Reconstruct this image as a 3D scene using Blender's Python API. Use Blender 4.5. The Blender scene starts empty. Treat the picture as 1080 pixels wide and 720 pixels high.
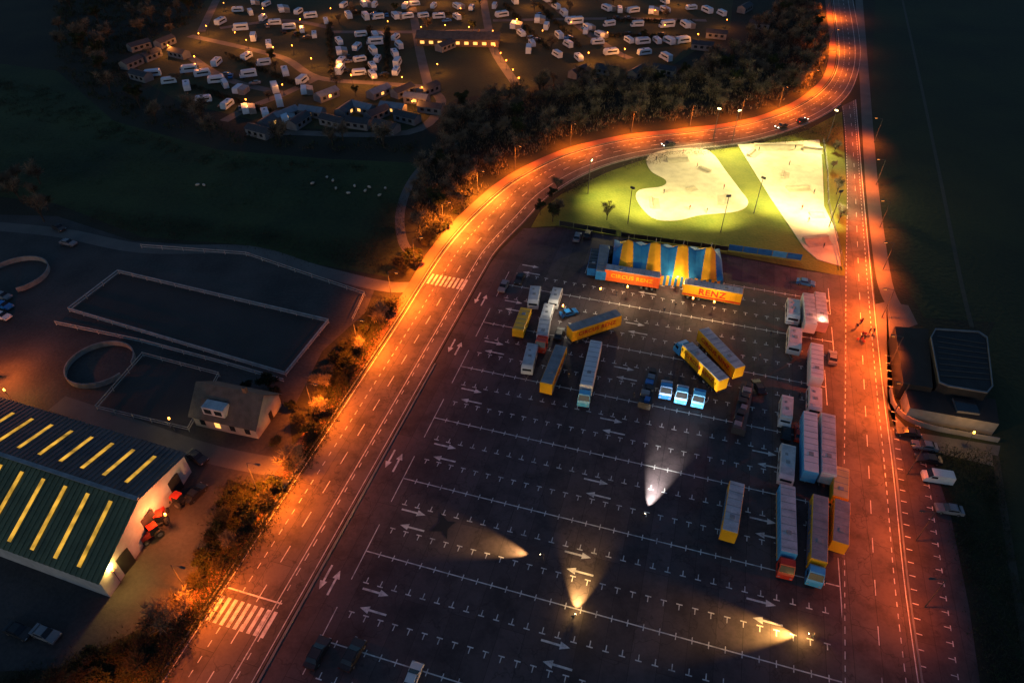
import bpy, bmesh, math, random
from mathutils import Vector, Matrix
random.seed(11)
R=random.random
def U(a,b): return a+(b-a)*R()
sc=bpy.context.scene
col=sc.collection
# ---------------------------------------------------------------- survey frame
# drone 100 m above the car park; plan positions in metres come from the oblique survey
FOC=720.0; TP=630/720.; PIT=math.atan(TP); CP=math.cos(PIT); SP=math.sin(PIT); HC=100.0
def P(u,v,h=0.0):
    a=(u-540)/FOC; b=(360-v)/FOC
    t=(HC-h)/(SP-b*CP)
    return Vector((a*t,(CP+b*SP)*t,h))
E1=Vector((0.959,-0.283,0)).normalized(); E2=Vector((0.283,0.959,0)).normalized()
def L(a,b,z=0.0):
    w=E1*a+E2*b; w.z=z; return w
LOTROT=math.atan2(E1.y,E1.x)   # rotation of lot axes
# ---------------------------------------------------------------- materials
MATS={}
def mat(name,c,c2=None,rough=.8,scale=.6,fine=12.,bump=0.,emit=None,es=0.,metal=0.,lo=.35,hi=.65,coord='Object'):
    if name in MATS: return MATS[name]
    m=bpy.data.materials.new(name); m.use_nodes=True
    nt=m.node_tree; N=nt.nodes; K=nt.links
    bs=N['Principled BSDF']
    bs.inputs['Roughness'].default_value=rough; bs.inputs['Metallic'].default_value=metal
    tc=N.new('ShaderNodeTexCoord')
    n1=N.new('ShaderNodeTexNoise'); n1.inputs['Scale'].default_value=scale; n1.inputs['Detail'].default_value=8
    n2=N.new('ShaderNodeTexNoise'); n2.inputs['Scale'].default_value=fine; n2.inputs['Detail'].default_value=4
    K.new(tc.outputs[coord],n1.inputs['Vector']); K.new(tc.outputs[coord],n2.inputs['Vector'])
    rp=N.new('ShaderNodeValToRGB'); rp.color_ramp.elements[0].position=lo; rp.color_ramp.elements[1].position=hi
    if c2 is None: c2=tuple(x*.72 for x in c)
    rp.color_ramp.elements[0].color=(*c,1); rp.color_ramp.elements[1].color=(*c2,1)
    mx=N.new('ShaderNodeMath'); mx.operation='MULTIPLY_ADD'; mx.inputs[1].default_value=.35; 
    K.new(n2.outputs['Fac'],mx.inputs[0])
    sub=N.new('ShaderNodeMath'); sub.operation='MULTIPLY_ADD'; sub.inputs[1].default_value=.8; sub.inputs[2].default_value=-.075
    K.new(n1.outputs['Fac'],sub.inputs[0]); K.new(sub.outputs[0],mx.inputs[2])
    K.new(mx.outputs[0],rp.inputs['Fac']); K.new(rp.outputs['Color'],bs.inputs['Base Color'])
    if bump>0:
        b=N.new('ShaderNodeBump'); b.inputs['Strength'].default_value=bump; b.inputs['Distance'].default_value=.3
        K.new(n2.outputs['Fac'],b.inputs['Height']); K.new(b.outputs['Normal'],bs.inputs['Normal'])
    if emit:
        bs.inputs['Emission Color'].default_value=(*emit,1); bs.inputs['Emission Strength'].default_value=es
    MATS[name]=m; return m
def asphalt(name,c,c2,seam=True):
    m=mat(name,c,c2,rough=.75,scale=.09,fine=2.2,lo=.32,hi=.68)
    if seam:
        nt=m.node_tree;N=nt.nodes;K=nt.links; bs=N['Principled BSDF']
        tc=N.new('ShaderNodeTexCoord'); mp=N.new('ShaderNodeMapping'); mp.inputs['Rotation'].default_value=(0,0,-LOTROT+math.pi/2)
        br=N.new('ShaderNodeTexBrick'); br.inputs['Scale'].default_value=1.0; br.inputs['Brick Width'].default_value=31; br.inputs['Row Height'].default_value=3.9
        br.inputs['Mortar Size'].default_value=.045; br.inputs['Color1'].default_value=(.78,.78,.78,1); br.inputs['Color2'].default_value=(1.15,1.15,1.15,1); br.inputs['Mortar'].default_value=(.45,.45,.45,1)
        K.new(tc.outputs['Object'],mp.inputs[0]); K.new(mp.outputs[0],br.inputs[0])
        ml=N.new('ShaderNodeMix'); ml.data_type='RGBA'; ml.blend_type='MULTIPLY'; ml.inputs[0].default_value=1
        src=bs.inputs['Base Color'].links[0].from_socket
        K.new(src,ml.inputs[6]); K.new(br.outputs['Color'],ml.inputs[7]); K.new(ml.outputs[2],bs.inputs['Base Color'])
        vo=N.new('ShaderNodeTexVoronoi'); vo.feature='DISTANCE_TO_EDGE'; vo.inputs['Scale'].default_value=.11
        nz=N.new('ShaderNodeTexNoise'); nz.inputs['Scale'].default_value=.5
        ad=N.new('ShaderNodeVectorMath'); ad.operation='MULTIPLY_ADD'; ad.inputs[1].default_value=(4,4,4)
        K.new(nz.outputs['Color'],ad.inputs[0]); K.new(tc.outputs['Object'],ad.inputs[2]); K.new(ad.outputs[0],vo.inputs['Vector']); K.new(tc.outputs['Object'],nz.inputs['Vector'])
        r=N.new('ShaderNodeValToRGB'); r.color_ramp.elements[0].color=(.5,.5,.5,1); r.color_ramp.elements[1].position=.013; r.color_ramp.elements[1].color=(1,1,1,1)
        K.new(vo.outputs['Distance'],r.inputs[0])
        m2=N.new('ShaderNodeMix'); m2.data_type='RGBA'; m2.blend_type='MULTIPLY'; m2.inputs[0].default_value=1
        K.new(ml.outputs[2],m2.inputs[6]); K.new(r.outputs[0],m2.inputs[7])
        ns=N.new('ShaderNodeTexNoise'); ns.inputs['Scale'].default_value=.16; ns.inputs['Detail'].default_value=9; ns.inputs['Roughness'].default_value=.7
        K.new(tc.outputs['Object'],ns.inputs['Vector'])
        r3=N.new('ShaderNodeValToRGB'); r3.color_ramp.elements[0].position=.36; r3.color_ramp.elements[0].color=(.45,.45,.47,1); r3.color_ramp.elements[1].position=.54; r3.color_ramp.elements[1].color=(1,1,1,1)
        K.new(ns.outputs['Fac'],r3.inputs[0])
        m3=N.new('ShaderNodeMix'); m3.data_type='RGBA'; m3.blend_type='MULTIPLY'; m3.inputs[0].default_value=1
        K.new(m2.outputs[2],m3.inputs[6]); K.new(r3.outputs[0],m3.inputs[7]); K.new(m3.outputs[2],bs.inputs['Base Color'])
    return m
M_ground=mat('scrub_ground',(.010,.011,.006),(.028,.026,.012),rough=1,scale=.04,fine=1.3,bump=.5)
M_field=mat('field_grass',(.012,.024,.006),(.044,.064,.014),rough=1,scale=.028,fine=.9,bump=.6)
M_rfield=mat('dark_field_grass',(.010,.017,.006),(.024,.033,.010),rough=1,scale=.035,fine=.9,bump=.6)
M_park=mat('pitch_grass',(.020,.028,.010),(.045,.052,.016),rough=1,scale=.06,fine=1,bump=.5)
M_lot=asphalt('lot_asphalt',(.052,.037,.040),(.088,.064,.066))
M_road=asphalt('road_asphalt',(.085,.062,.055),(.125,.095,.082))
M_cyc=mat('red_path_asphalt',(.13,.06,.045),(.18,.09,.07),scale=.2,fine=3)
M_path=mat('path_asphalt',(.085,.078,.072),(.12,.11,.10),scale=.2,fine=3)
M_parkroad=mat('gravel_lane',(.09,.08,.068),(.15,.13,.11),scale=.2,fine=3)
M_yard=mat('yard_dirt',(.022,.020,.019),(.062,.054,.050),scale=.08,fine=1.6,bump=.3)
M_sand=mat('arena_sand',(.024,.021,.019),(.040,.034,.031),scale=.1,fine=2.5,bump=.3)
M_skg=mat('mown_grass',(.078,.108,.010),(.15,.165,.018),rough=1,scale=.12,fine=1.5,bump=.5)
M_conc=mat('pale_concrete',(.54,.49,.38),(.38,.34,.26),scale=.35,fine=3,lo=.4,hi=.75)
M_kerb=mat('kerb_concrete',(.2,.19,.18),(.12,.12,.12),scale=.6)
M_line=mat('road_paint',(.66,.65,.63),(.24,.235,.23),scale=.9,fine=5,lo=.42,hi=.72)
M_wht=mat('white_paint',(.68,.68,.67),(.56,.56,.56),rough=.4,scale=.5,fine=4)
M_dwht=mat('dirty_white_roof',(.54,.55,.56),(.32,.33,.34),rough=.5,scale=.5,fine=3)
M_grey=mat('grey_roof',(.26,.27,.28),(.15,.16,.17),rough=.5,scale=.5,fine=3)
M_yel=mat('yellow_paint',(.90,.46,.012),(.76,.38,.01),rough=.4,scale=.8)
M_red=mat('red_paint',(.62,.05,.02),(.48,.03,.015),rough=.4,scale=.8)
M_orr=mat('orange_red_paint',(.92,.14,.02),(.78,.10,.015),rough=.4,scale=.8)
M_blu=mat('blue_paint',(.02,.20,.52),(.015,.13,.38),rough=.4,scale=.8)
M_lbl=mat('light_blue_paint',(.08,.42,.75),(.05,.32,.62),rough=.4,scale=.8)
M_dark=mat('dark_paint',(.012,.013,.016),(.02,.021,.024),rough=.45,scale=.8)
M_rub=mat('rubber',(.012,.012,.012),(.02,.02,.02),rough=.9)
M_gls=mat('dark_glass',(.01,.012,.016),(.02,.024,.03),rough=.15,scale=.3)
M_met=mat('galvanised_steel',(.20,.21,.22),(.13,.13,.14),rough=.55,metal=.4)
M_mast=mat('dark_mast_steel',(.06,.06,.065),(.04,.04,.042),rough=.6)
M_bark=mat('bark',(.05,.038,.028),(.025,.02,.015),rough=1,scale=2)
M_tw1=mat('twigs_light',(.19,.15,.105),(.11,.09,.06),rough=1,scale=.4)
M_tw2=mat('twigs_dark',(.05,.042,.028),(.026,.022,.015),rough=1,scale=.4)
M_ev=mat('evergreen_leaves',(.026,.040,.012),(.014,.022,.007),rough=1,scale=.4)
M_sh=mat('scrub_stems',(.045,.038,.024),(.025,.022,.014),rough=1,scale=.4)
M_wood=mat('grey_fence_wood',(.38,.37,.35),(.22,.22,.21),scale=.8)
M_brick=mat('brick',(.2,.11,.07),(.13,.07,.045),scale=1.2,fine=9)
M_tile=mat('roof_tile',(.10,.085,.075),(.055,.047,.042),scale=.7,fine=5,bump=.3)
M_chal=mat('chalet_roof',(.08,.09,.11),(.045,.052,.065),scale=.5,fine=4)
M_groof=mat('green_sheet_roof',(.12,.15,.080),(.070,.092,.050),rough=.75,scale=.25,fine=3)
M_broof=mat('blue_grey_sheet_roof',(.075,.082,.09),(.042,.048,.055),rough=.75,scale=.25,fine=3)
M_black=mat('black_roofing',(.010,.010,.010),(.020,.019,.019),rough=.9,scale=.3)
M_skin=mat('skin',(.4,.25,.18)); M_jkt=mat('dark_jacket',(.02,.022,.035)); M_rjk=mat('red_jacket',(.3,.03,.03)); M_jean=mat('jeans',(.02,.03,.06)); M_hair=mat('hair',(.02,.012,.008))
M_wool=mat('wool',(.48,.45,.38),(.34,.31,.26),scale=3)
def emi(name,c,s): return mat(name,c,emit=c,es=s)
M_lampo=emi('orange_lamp_lens',(1,.33,.05),6)
M_lampw=emi('flood_lens',(1,.80,.35),6)
M_sky=emi('lit_skylight',(1,.50,.05),.62)
nt=M_sky.node_tree; n_=nt.nodes.new('ShaderNodeTexNoise'); n_.inputs['Scale'].default_value=.55; tc_=nt.nodes.new('ShaderNodeTexCoord'); nt.links.new(tc_.outputs['Object'],n_.inputs['Vector'])
mr_=nt.nodes.new('ShaderNodeMapRange'); mr_.inputs[1].default_value=.3; mr_.inputs[2].default_value=.7; mr_.inputs[3].default_value=.18; mr_.inputs[4].default_value=.95
nt.links.new(n_.outputs['Fac'],mr_.inputs[0]); nt.links.new(mr_.outputs[0],nt.nodes['Principled BSDF'].inputs['Emission Strength'])
M_win=emi('lit_window',(1,.50,.12),1.6)
M_head=emi('headlamp_lens',(1,.92,.75),12); M_tail=emi('tail_lamp_lens',(1,.04,.02),4)
M_headoff=mat('headlamp_glass',(.4,.4,.42),rough=.2); M_tailoff=mat('tail_lamp_glass',(.25,.01,.01),rough=.2)
# ---------------------------------------------------------------- mesh builder
class MB:
    def __init__(s): s.v=[];s.f=[];s.m=[]
    def face(s,pts,mi=0):
        b=len(s.v); s.v+= [tuple(p) for p in pts]; s.f.append(tuple(range(b,b+len(pts)))); s.m.append(mi)
    def ring2(s,a,b,mi):
        n=len(a)
        for i in range(n):
            j=(i+1)%n; s.face([a[i],a[j],b[j],b[i]],mi)
    def box(s,c,d,mi=0,rz=0,ch=0.0):
        x,y,z=[k/2 for k in d]; ch=min(ch,x*.9,y*.9,z*.9)
        def pl(xx,yy,zz,k):
            if k<=0: q=[(-xx,-yy),(xx,-yy),(xx,yy),(-xx,yy)]
            else: q=[(-xx+k,-yy),(xx-k,-yy),(xx,-yy+k),(xx,yy-k),(xx-k,yy),(-xx+k,yy),(-xx,yy-k),(-xx,-yy+k)]
            cs,sn=math.cos(rz),math.sin(rz)
            return [(c[0]+a*cs-b*sn,c[1]+a*sn+b*cs,c[2]+zz) for a,b in q]
        if ch<=0:
            A=pl(x,y,-z,0);B=pl(x,y,z,0); s.ring2(A,B,mi); s.face(B,mi); s.face(A[::-1],mi)
        else:
            A=pl(x,y,-z,ch);B=pl(x,y,z-ch,ch);C=pl(x-ch,y-ch,z,ch*.5)
            s.ring2(A,B,mi); s.ring2(B,C,mi); s.face(C,mi); s.face(A[::-1],mi)
    def prof(s,pts,x0,x1,mi=0,top=0.0,zt=None):
        def X(x,z): return x-(math.copysign(top,x) if (zt is not None and z>zt) else 0)
        A=[(X(x0,z),y,z) for y,z in pts]; B=[(X(x1,z),y,z) for y,z in pts]
        s.ring2(A,B,mi); s.face(A[::-1],mi); s.face(B,mi)
    def cyl(s,p0,p1,r0,r1=None,n=10,mi=0,cap=True):
        if r1 is None: r1=r0
        p0=Vector(p0);p1=Vector(p1); d=(p1-p0).normalized()
        a=d.orthogonal().normalized(); b=d.cross(a)
        A=[p0+(a*math.cos(t)+b*math.sin(t))*r0 for t in [2*math.pi*i/n for i in range(n)]]
        B=[p1+(a*math.cos(t)+b*math.sin(t))*r1 for t in [2*math.pi*i/n for i in range(n)]]
        s.ring2(A,B,mi)
        if cap: s.face(A[::-1],mi); s.face(B,mi)
    def prism(s,pts,z0,z1,ms=0,mt=None):
        if mt is None: mt=ms
        A=[(p[0],p[1],z0) for p in pts]; B=[(p[0],p[1],z1) for p in pts]
        s.ring2(A,B,ms); s.face(B,mt); s.face(A[::-1],ms)
    def mesh(s,name,mats):
        me=bpy.data.meshes.new(name); me.from_pydata(s.v,[],s.f)
        for m in mats: me.materials.append(m)
        me.polygons.foreach_set('material_index',s.m)
        bm=bmesh.new(); bm.from_mesh(me); bmesh.ops.remove_doubles(bm,verts=bm.verts,dist=.0005)
        bmesh.ops.recalc_face_normals(bm,faces=bm.faces); bm.to_mesh(me); bm.free()
        me.update(); return me
def ob(name,data,parent=None,loc=(0,0,0),rot=(0,0,0),label=None,cat=None,group=None,kind=None,link=True):
    o=bpy.data.objects.new(name,data); o.location=loc; o.rotation_euler=rot
    if parent: o.parent=parent
    if label: o['label']=label
    if cat: o['category']=cat
    if group: o['group']=group
    if kind: o['kind']=kind
    if link: col.objects.link(o)
    return o
def spawn(t,loc,rz=0,s=1.0,label=None,group=None,cat=None,name=None):
    def cp(o,par):
        c=o.copy()
        if par: c.parent=par
        col.objects.link(c)
        for ch in o.children: cp(ch,c)
        return c
    r=cp(t,None); r.location=loc; r.rotation_euler=(0,0,rz); 
    r.scale=(s,s,s) if not isinstance(s,tuple) else s
    if label: r['label']=label
    if group: r['group']=group
    if cat: r['category']=cat
    return r
def surf(name,pts,z,m,label,cat='ground',kind='structure'):
    b=MB(); b.face([(p[0],p[1],z) for p in pts]); me=b.mesh(name,[m])
    if me.polygons[0].normal.z<0: me.flip_normals()
    return ob(name,me,label=label,cat=cat,kind=kind)
def cat_(pts,per=8,closed=False):
    out=[];n=len(pts)
    rng=range(n if closed else n-1)
    for i in rng:
        if closed: p=[pts[(i+k)%n] for k in (-1,0,1,2)]
        else: p=[pts[max(i-1,0)],pts[i],pts[i+1],pts[min(i+2,n-1)]]
        for j in range(per):
            t=j/per
            out.append(.5*((2*p[1])+(p[2]-p[0])*t+(2*p[0]-5*p[1]+4*p[2]-p[3])*t*t+(3*p[1]-p[0]-3*p[2]+p[3])*t**3))
    if not closed: out.append(pts[-1])
    return out
def ribbon(name,A,B,z,m,label,cat='road',kind='structure'):
    b=MB()
    for i in range(len(A)-1):
        b.face([(A[i].x,A[i].y,z),(B[i].x,B[i].y,z),(B[i+1].x,B[i+1].y,z),(A[i+1].x,A[i+1].y,z)])
    me=b.mesh(name,[m])
    o=ob(name,me,label=label,cat=cat,kind=kind)
    bm=bmesh.new();bm.from_mesh(me)
    for f in bm.faces:
        if f.normal.z<0:f.normal_flip()
    bm.to_mesh(me);bm.free(); return o
def sides(pts,w):
    A=[];B=[]
    for i,p in enumerate(pts):
        d=(pts[min(i+1,len(pts)-1)]-pts[max(i-1,0)]); d.z=0; d.normalize(); n=Vector((-d.y,d.x,0))
        A.append(p+n*w/2);B.append(p-n*w/2)
    return A,B
def pathpx(name,px,w,z,m,label,cat='path'):
    c=cat_([P(*q) for q in px],6); A,B=sides(c,w); return ribbon(name,A,B,z,m,label,cat)
def PP(l): return [P(*q) for q in l]
# ---------------------------------------------------------------- ground surfaces
surf('ground',[(-1500,-1200),(1500,-1200),(1500,2500),(-1500,2500)],0,M_ground,'dark scrubby ground around the car park')
surf('field',PP([(-60,60),(60,75),(120,128),(230,158),(350,168),(445,172),(425,200),(418,240),(432,275),(410,292),(330,278),(255,258),(150,250),(60,215),(-60,200)]),.02,M_field,'dark green grazing field in dusk light')
surf('field',PP([(925,-60),(1300,-60),(1500,760),(1100,760),(1015,560),(985,470),(1050,340),(975,335),(935,270),(918,140)]),.02,M_rfield,'very dark open grass field beside the road')
surf('ground',PP([(-60,225),(60,228),(140,254),(260,262),(398,298),(385,330),(340,370),(305,440),(312,500),(285,522),(240,505),(195,640),(60,705),(-60,710)]),.016,M_yard,'dark dirt yard of the riding stables')
surf('ground',PP([(205,10),(300,-60),(780,-60),(770,30),(700,75),(560,92),(480,105),(440,140),(300,135),(190,108),(150,85),(140,55)]),.02,M_park,'grass pitches of the caravan park')
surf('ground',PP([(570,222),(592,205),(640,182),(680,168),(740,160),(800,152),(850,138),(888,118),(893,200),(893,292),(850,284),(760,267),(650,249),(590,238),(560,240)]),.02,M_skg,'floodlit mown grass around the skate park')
surf('ground',PP([(918,322),(935,318),(958,322),(968,342),(944,350),(940,400),(936,430),(960,455),(1055,470),(1050,492),(975,474),(945,452),(930,400)]),.026,M_path,'asphalt apron round the dark building')
lotp=[L(-46.2,-30),L(-46.2,137),P(527,265),P(552,241),P(590,240),P(650,250),P(760,268),P(850,286),P(900,292),P(905,500),P(930,780)]
surf('car_park_surface',lotp,.035,M_lot,'dark asphalt surface of the large car park',cat='car park')
Lc=[L(-59.5,-30),L(-59.5,0),L(-59.5,40),L(-59.5,80),L(-59.5,108),L(-59.8,122)]+PP([(470,262),(503,225),(545,190),(600,163),(660,148),(720,141),(780,133),(828,119),(862,100),(880,78),(884,50),(878,0),(870,-60),(860,-130)])
Rc=[L(-46.5,-30),L(-46.5,0),L(-46.5,40),L(-46.5,80),L(-46.5,112),L(-46.5,134)]+PP([(526,263),(552,236),(582,205),(625,180),(672,166),(727,158),(788,150),(845,133),(886,110),(903,85),(908,50),(900,0),(888,-60),(874,-130)])
LS=cat_(Lc,30); RS=cat_(Rc,30)
ribbon('road',LS,RS,.060,M_road,'orange lit main road curving round the car park')
def off(i,m,frac=False):
    d=(RS[i]-LS[i])
    if frac: return LS[i]+d*m
    return LS[i]+d.normalized()*m
ribbon('path',[off(i,-3.9) for i in range(len(LS))],[off(i,-1.0) for i in range(len(LS))],.054,M_cyc,'reddish cycle path along the main road','path')
def kerb(name,pts,w,h,label):
    A,B=sides(pts,w); b=MB()
    for i in range(len(pts)-1):
        a0,a1,b0,b1=A[i],A[i+1],B[i],B[i+1]
        T=lambda p,z:(p.x,p.y,z)
        b.face([T(a0,h),T(b0,h),T(b1,h),T(a1,h)]); b.face([T(a0,0),T(a0,h),T(a1,h),T(a1,0)]); b.face([T(b0,0),T(b1,0),T(b1,h),T(b0,h)])
    return ob(name,b.mesh(name,[M_kerb]),label=label,cat='kerb',kind='structure')
kerb('kerb',[off(i,-.5) for i in range(len(LS))],.3,.17,'pale concrete kerb along the main road')
kerb('kerb',[L(-46.1,b) for b in range(-30,100,4)],.35,.17,'concrete kerb between road and car park')
kerb('kerb',[RS[i]+(RS[i]-LS[i]).normalized()*.3 for i in range(240,len(RS)-150)],.3,.18,'concrete kerb on the inside of the bend')
rl=cat_(PP([(888,800),(888,620),(888,500),(890,400),(891,300),(893,200),(891,140),(888,112)]),24)
rr=cat_(PP([(985,800),(958,620),(945,500),(932,400),(921,300),(911,200),(906,140),(903,105)]),24)
ribbon('road',rl,rr,.045,M_road,'straight road beside the car park lit orange')
surf('car_park_surface',[*PP([(984,800),(958,620),(945,500),(938,450),(968,452),(985,490),(1003,545),(1022,640),(1045,800)])],.031,M_lot,'strip of asphalt parking bays beside the road',cat='car park')
kerb('kerb',rr[4:60],.3,.16,'concrete kerb along the straight road')
pathpx('path',[(903,-40),(908,30),(912,90),(916,150),(920,200),(927,260),(935,305),(948,330)],3.6,.050,M_path,'grey cycle path following the straight road')
pathpx('path',[(480,150),(450,172),(432,195),(422,225),(425,255),(438,272)],2.6,.032,M_path,'narrow winding footpath beside the field')
pathpx('path',[(-40,236),(60,245),(150,262),(260,264),(330,284),(400,301),(432,303)],4.2,.040,M_path,'grey access lane into the stables')
pathpx('path',[(60,425),(150,455),(220,478),(290,492),(322,492)],4.2,.040,M_path,'lane leading past the house to the barn')
# ---------------------------------------------------------------- markings
mk=MB()
def q(c,a,b,z,ax=E1,ay=E2):
    c=Vector(c); p=[c-ax*a/2-ay*b/2,c+ax*a/2-ay*b/2,c+ax*a/2+ay*b/2,c-ax*a/2+ay*b/2]
    mk.face([(k.x,k.y,z) for k in p])
ZM=.040
for k in range(-3,7):
    ec=52.6+15.4*k
    lo=-40.5; hi=33.8
    if k>=5: hi=36
    if k==6: lo=-22
    n=int((hi-lo)/2.4)
    q(L((lo+hi)/2,ec),hi-lo,.19,ZM)
    q(L(lo-.1,ec),.15,10.6,ZM+.0015)
    q(L(hi+.1,ec),.15,10.6,ZM+.0015)
    for i in range(1,n+1):
        e=lo+2.4*i
        q(L(e,ec),.15,1.1,ZM+.003)
        for sg in (-1,1):
            if k==6 and sg==1: continue
            q(L(e,ec+sg*5.2),.95,.19,ZM); q(L(e,ec+sg*4.66),.15,.88,ZM)
def arrow(c,d,ln=4.4,z=.047,w=.34):
    d=d.normalized(); n=Vector((-d.y,d.x,0)); t=c+d*ln*.5; m=c+d*(ln*.5-1.5); r=c-d*ln*.5
    for pl in ([r-n*w/2,r+n*w/2,m+n*w/2,m-n*w/2],[m-n*.62,m+n*.62,t]):
        mk.face([(k.x,k.y,z) for k in pl])
for k in range(-3,6):
    ea=60.3+15.4*k
    for e,fl in ((-36,1),(-7,1),(22,1)):
        if k>2 and e==22: continue
        arrow(L(e,ea+1.5),E1); arrow(L(e+1,ea-1.5),-E1)
for b in (24,46,71,104,122):
    arrow(L(-43.0,b),E2); arrow(L(-44.7,b+.5),-E2)
base=P(958,620); dirr=(P(945,500)-P(958,620)).normalized(); nr=Vector((dirr.y,-dirr.x,0))
for i in range(-12,24):
    c=base+dirr*i*2.5+nr*5.4
    q(c,.15,.9,ZM-.004,nr,dirr); q(c-nr*.5,.85,.13,ZM-.004,nr,dirr)
    c=base+dirr*i*2.5+nr*.8
    q(c,.9,.15,ZM-.004,nr,dirr)
def line(LA,RA,fr,w,z,dash=None,i0=0,i1=None):
    i1=i1 or len(LA)-1; s=0
    for i in range(i0,i1):
        a=LA[i].lerp(RA[i],fr); b=LA[i+1].lerp(RA[i+1],fr); ln=(b-a).length; s+=ln
        if dash and (s%(dash[0]+dash[1]))>dash[0]: continue
        if ln<1e-4: continue
        d=(b-a).normalized(); n=Vector((-d.y,d.x,0))*w/2
        mk.face([(k.x,k.y,z) for k in (a-n,a+n,b+n,b-n)])
def dens(A,k=4):
    o=[]
    for i in range(len(A)-1):
        for j in range(k): o.append(A[i].lerp(A[i+1],j/k))
    o.append(A[-1]); return o
LD=dens(LS);RD=dens(RS)
line(LD,RD,.035,.14,.066); line(LD,RD,.27,.13,.066,(1,1.2)); line(LD,RD,.50,.16,.066,(3,4)); line(LD,RD,.74,.16,.066); line(LD,RD,.965,.14,.066)
line(LD,RD,.78,.14,.066,(1.2,1.6),0,900)
rld=dens(rl);rrd=dens(rr)
line(rld,rrd,.04,.14,.052,(1,1)); line(rld,rrd,.5,.14,.052,(3,5)); line(rld,rrd,.8,.14,.052,(1,1)); line(rld,rrd,.95,.14,.052)
def zebra(e2,a,b):
    n=9
    for i in range(n):
        q(L(a+(b-a)*(i+.5)/n,e2+.0),(b-a)/n*.52,4.2,.070)
zebra(37,-59,-48.6); zebra(126.5,-59,-49)
q(L(-53.8,40.5),9.6,.25,.070)
ob('road_markings',mk.mesh('road_markings',[M_line]),label='worn white bay lines arrows and crossings on asphalt',cat='road marking',kind='structure')
st=P(468,555); sp=[]  # ragged flat black shape laid over the bay asphalt
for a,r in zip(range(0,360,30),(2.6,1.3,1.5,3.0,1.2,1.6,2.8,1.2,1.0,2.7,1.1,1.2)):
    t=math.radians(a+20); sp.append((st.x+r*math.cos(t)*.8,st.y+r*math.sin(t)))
surf('dark_patch',sp,.055,mat('patch_black',(.003,.003,.003),(.006,.006,.006),rough=.6),'ragged black patch on the asphalt',cat='stain')
# ---------------------------------------------------------------- stables arenas
ar=PP([(126,289),(347,341),(302,397),(74,329)])
surf('riding_arena_surface',ar,.030,M_sand,'dark sand surface of the riding arena',cat='arena')
pd=PP([(152,376),(232,397),(200,455),(103,432)])
surf('riding_arena_surface',pd,.030,M_sand,'small dark sand paddock',cat='arena')
postme=MB(); postme.box((0,0,.7),(.14,.14,1.4),0,0,.02); postme=postme.mesh('fence_post',[M_wood])
def fence(pts,label,h=1.3,sp=4,mrail=M_wood,post=postme,closed=False,rw=.10,cat='fence',nm='fence'):
    root=ob(nm,None,loc=(pts[0].x,pts[0].y,0),label=label,cat=cat); o=Vector((pts[0].x,pts[0].y,0))
    ps=list(pts)+([pts[0]] if closed else [])
    for i in range(len(ps)-1):
        a=Vector((ps[i].x,ps[i].y,0))-o; c=Vector((ps[i+1].x,ps[i+1].y,0))-o; d=c-a; ln=d.length
        ang=math.atan2(d.y,d.x); mid=(a+c)/2
        for z in (h*.45,h*.95):
            b=MB(); b.box((mid.x,mid.y,z),(ln,rw,.16),0,ang); ob('rail',b.mesh('rail',[mrail]),root)
        n=max(1,int(ln/sp))
        for j in range(n):
            pp=a.lerp(c,j/n); ob('fence_post',post,root,(pp.x,pp.y,0),(0,0,ang))
    return root
fence(ar,'pale wooden rail fence enclosing the riding arena',closed=True,sp=4,rw=.3)
fence(PP([(60,343),(150,362),(240,386),(300,404)]),'pale wooden fence beside the riding arena lane',sp=5,rw=.2)
fence(pd,'weathered wooden fence enclosing a small paddock',closed=True,sp=4)
fence(PP([(150,262),(260,270),(385,312),(372,340)]),'weathered wooden fence along the stable lane',sp=5)
def ringwall(c,r,label,a0=0,a1=360):
    b=MB(); n=36
    for i in range(n):
        t0=math.radians(a0+(a1-a0)*i/n); t1=math.radians(a0+(a1-a0)*(i+1)/n); ra,rb=r,r+.22
        p=[(ra*math.cos(t0),ra*math.sin(t0)),(rb*math.cos(t0),rb*math.sin(t0)),(rb*math.cos(t1),rb*math.sin(t1)),(ra*math.cos(t1),ra*math.sin(t1))]
        b.prism(p,0,1.3)
    return ob('round_pen_wall',b.mesh('round_pen_wall',[mat('dim_boarding',(.24,.235,.23),(.12,.12,.12))]),loc=(c.x,c.y,0),label=label,cat='round pen')
ringwall(P(107,386),6.6,'circular pale boarded wall of a lunging pen',0,330)
ringwall(P(18,292),7.2,'circular pale boarded wall of a horse walker',-60,200)
# ---------------------------------------------------------------- buildings
A=P(193,479,5);B=P(103,612,5);C=P(0,421,5); ax=(C-A); ax.z=0; ax.normalize()
gw=(B-A); gw.z=0; W=gw.length; gy=gw.normalized(); LN=48
root=ob('barn',None,loc=(A.x,A.y,0),label='large green sheet-roofed riding barn with glowing skylight strips',cat='barn')
def bl(a,w,z):
    p=ax*a+gy*w; return (p.x,p.y,z)
b=MB(); HE=5;HR=8.6
b.face([bl(0,0,0),bl(0,W,0),bl(0,W,HE),bl(0,W/2,HR),bl(0,0,HE)]); b.face([bl(LN,0,0),bl(LN,W,0),bl(LN,W,HE),bl(LN,W/2,HR),bl(LN,0,HE)])
b.face([bl(0,0,0),bl(LN,0,0),bl(LN,0,HE),bl(0,0,HE)]); b.face([bl(0,W,0),bl(LN,W,0),bl(LN,W,HE),bl(0,W,HE)])
ob('wall',b.mesh('wall',[mat('white_cladding',(.40,.40,.40),(.28,.28,.28))]),root)
b=MB(); n=24
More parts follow.
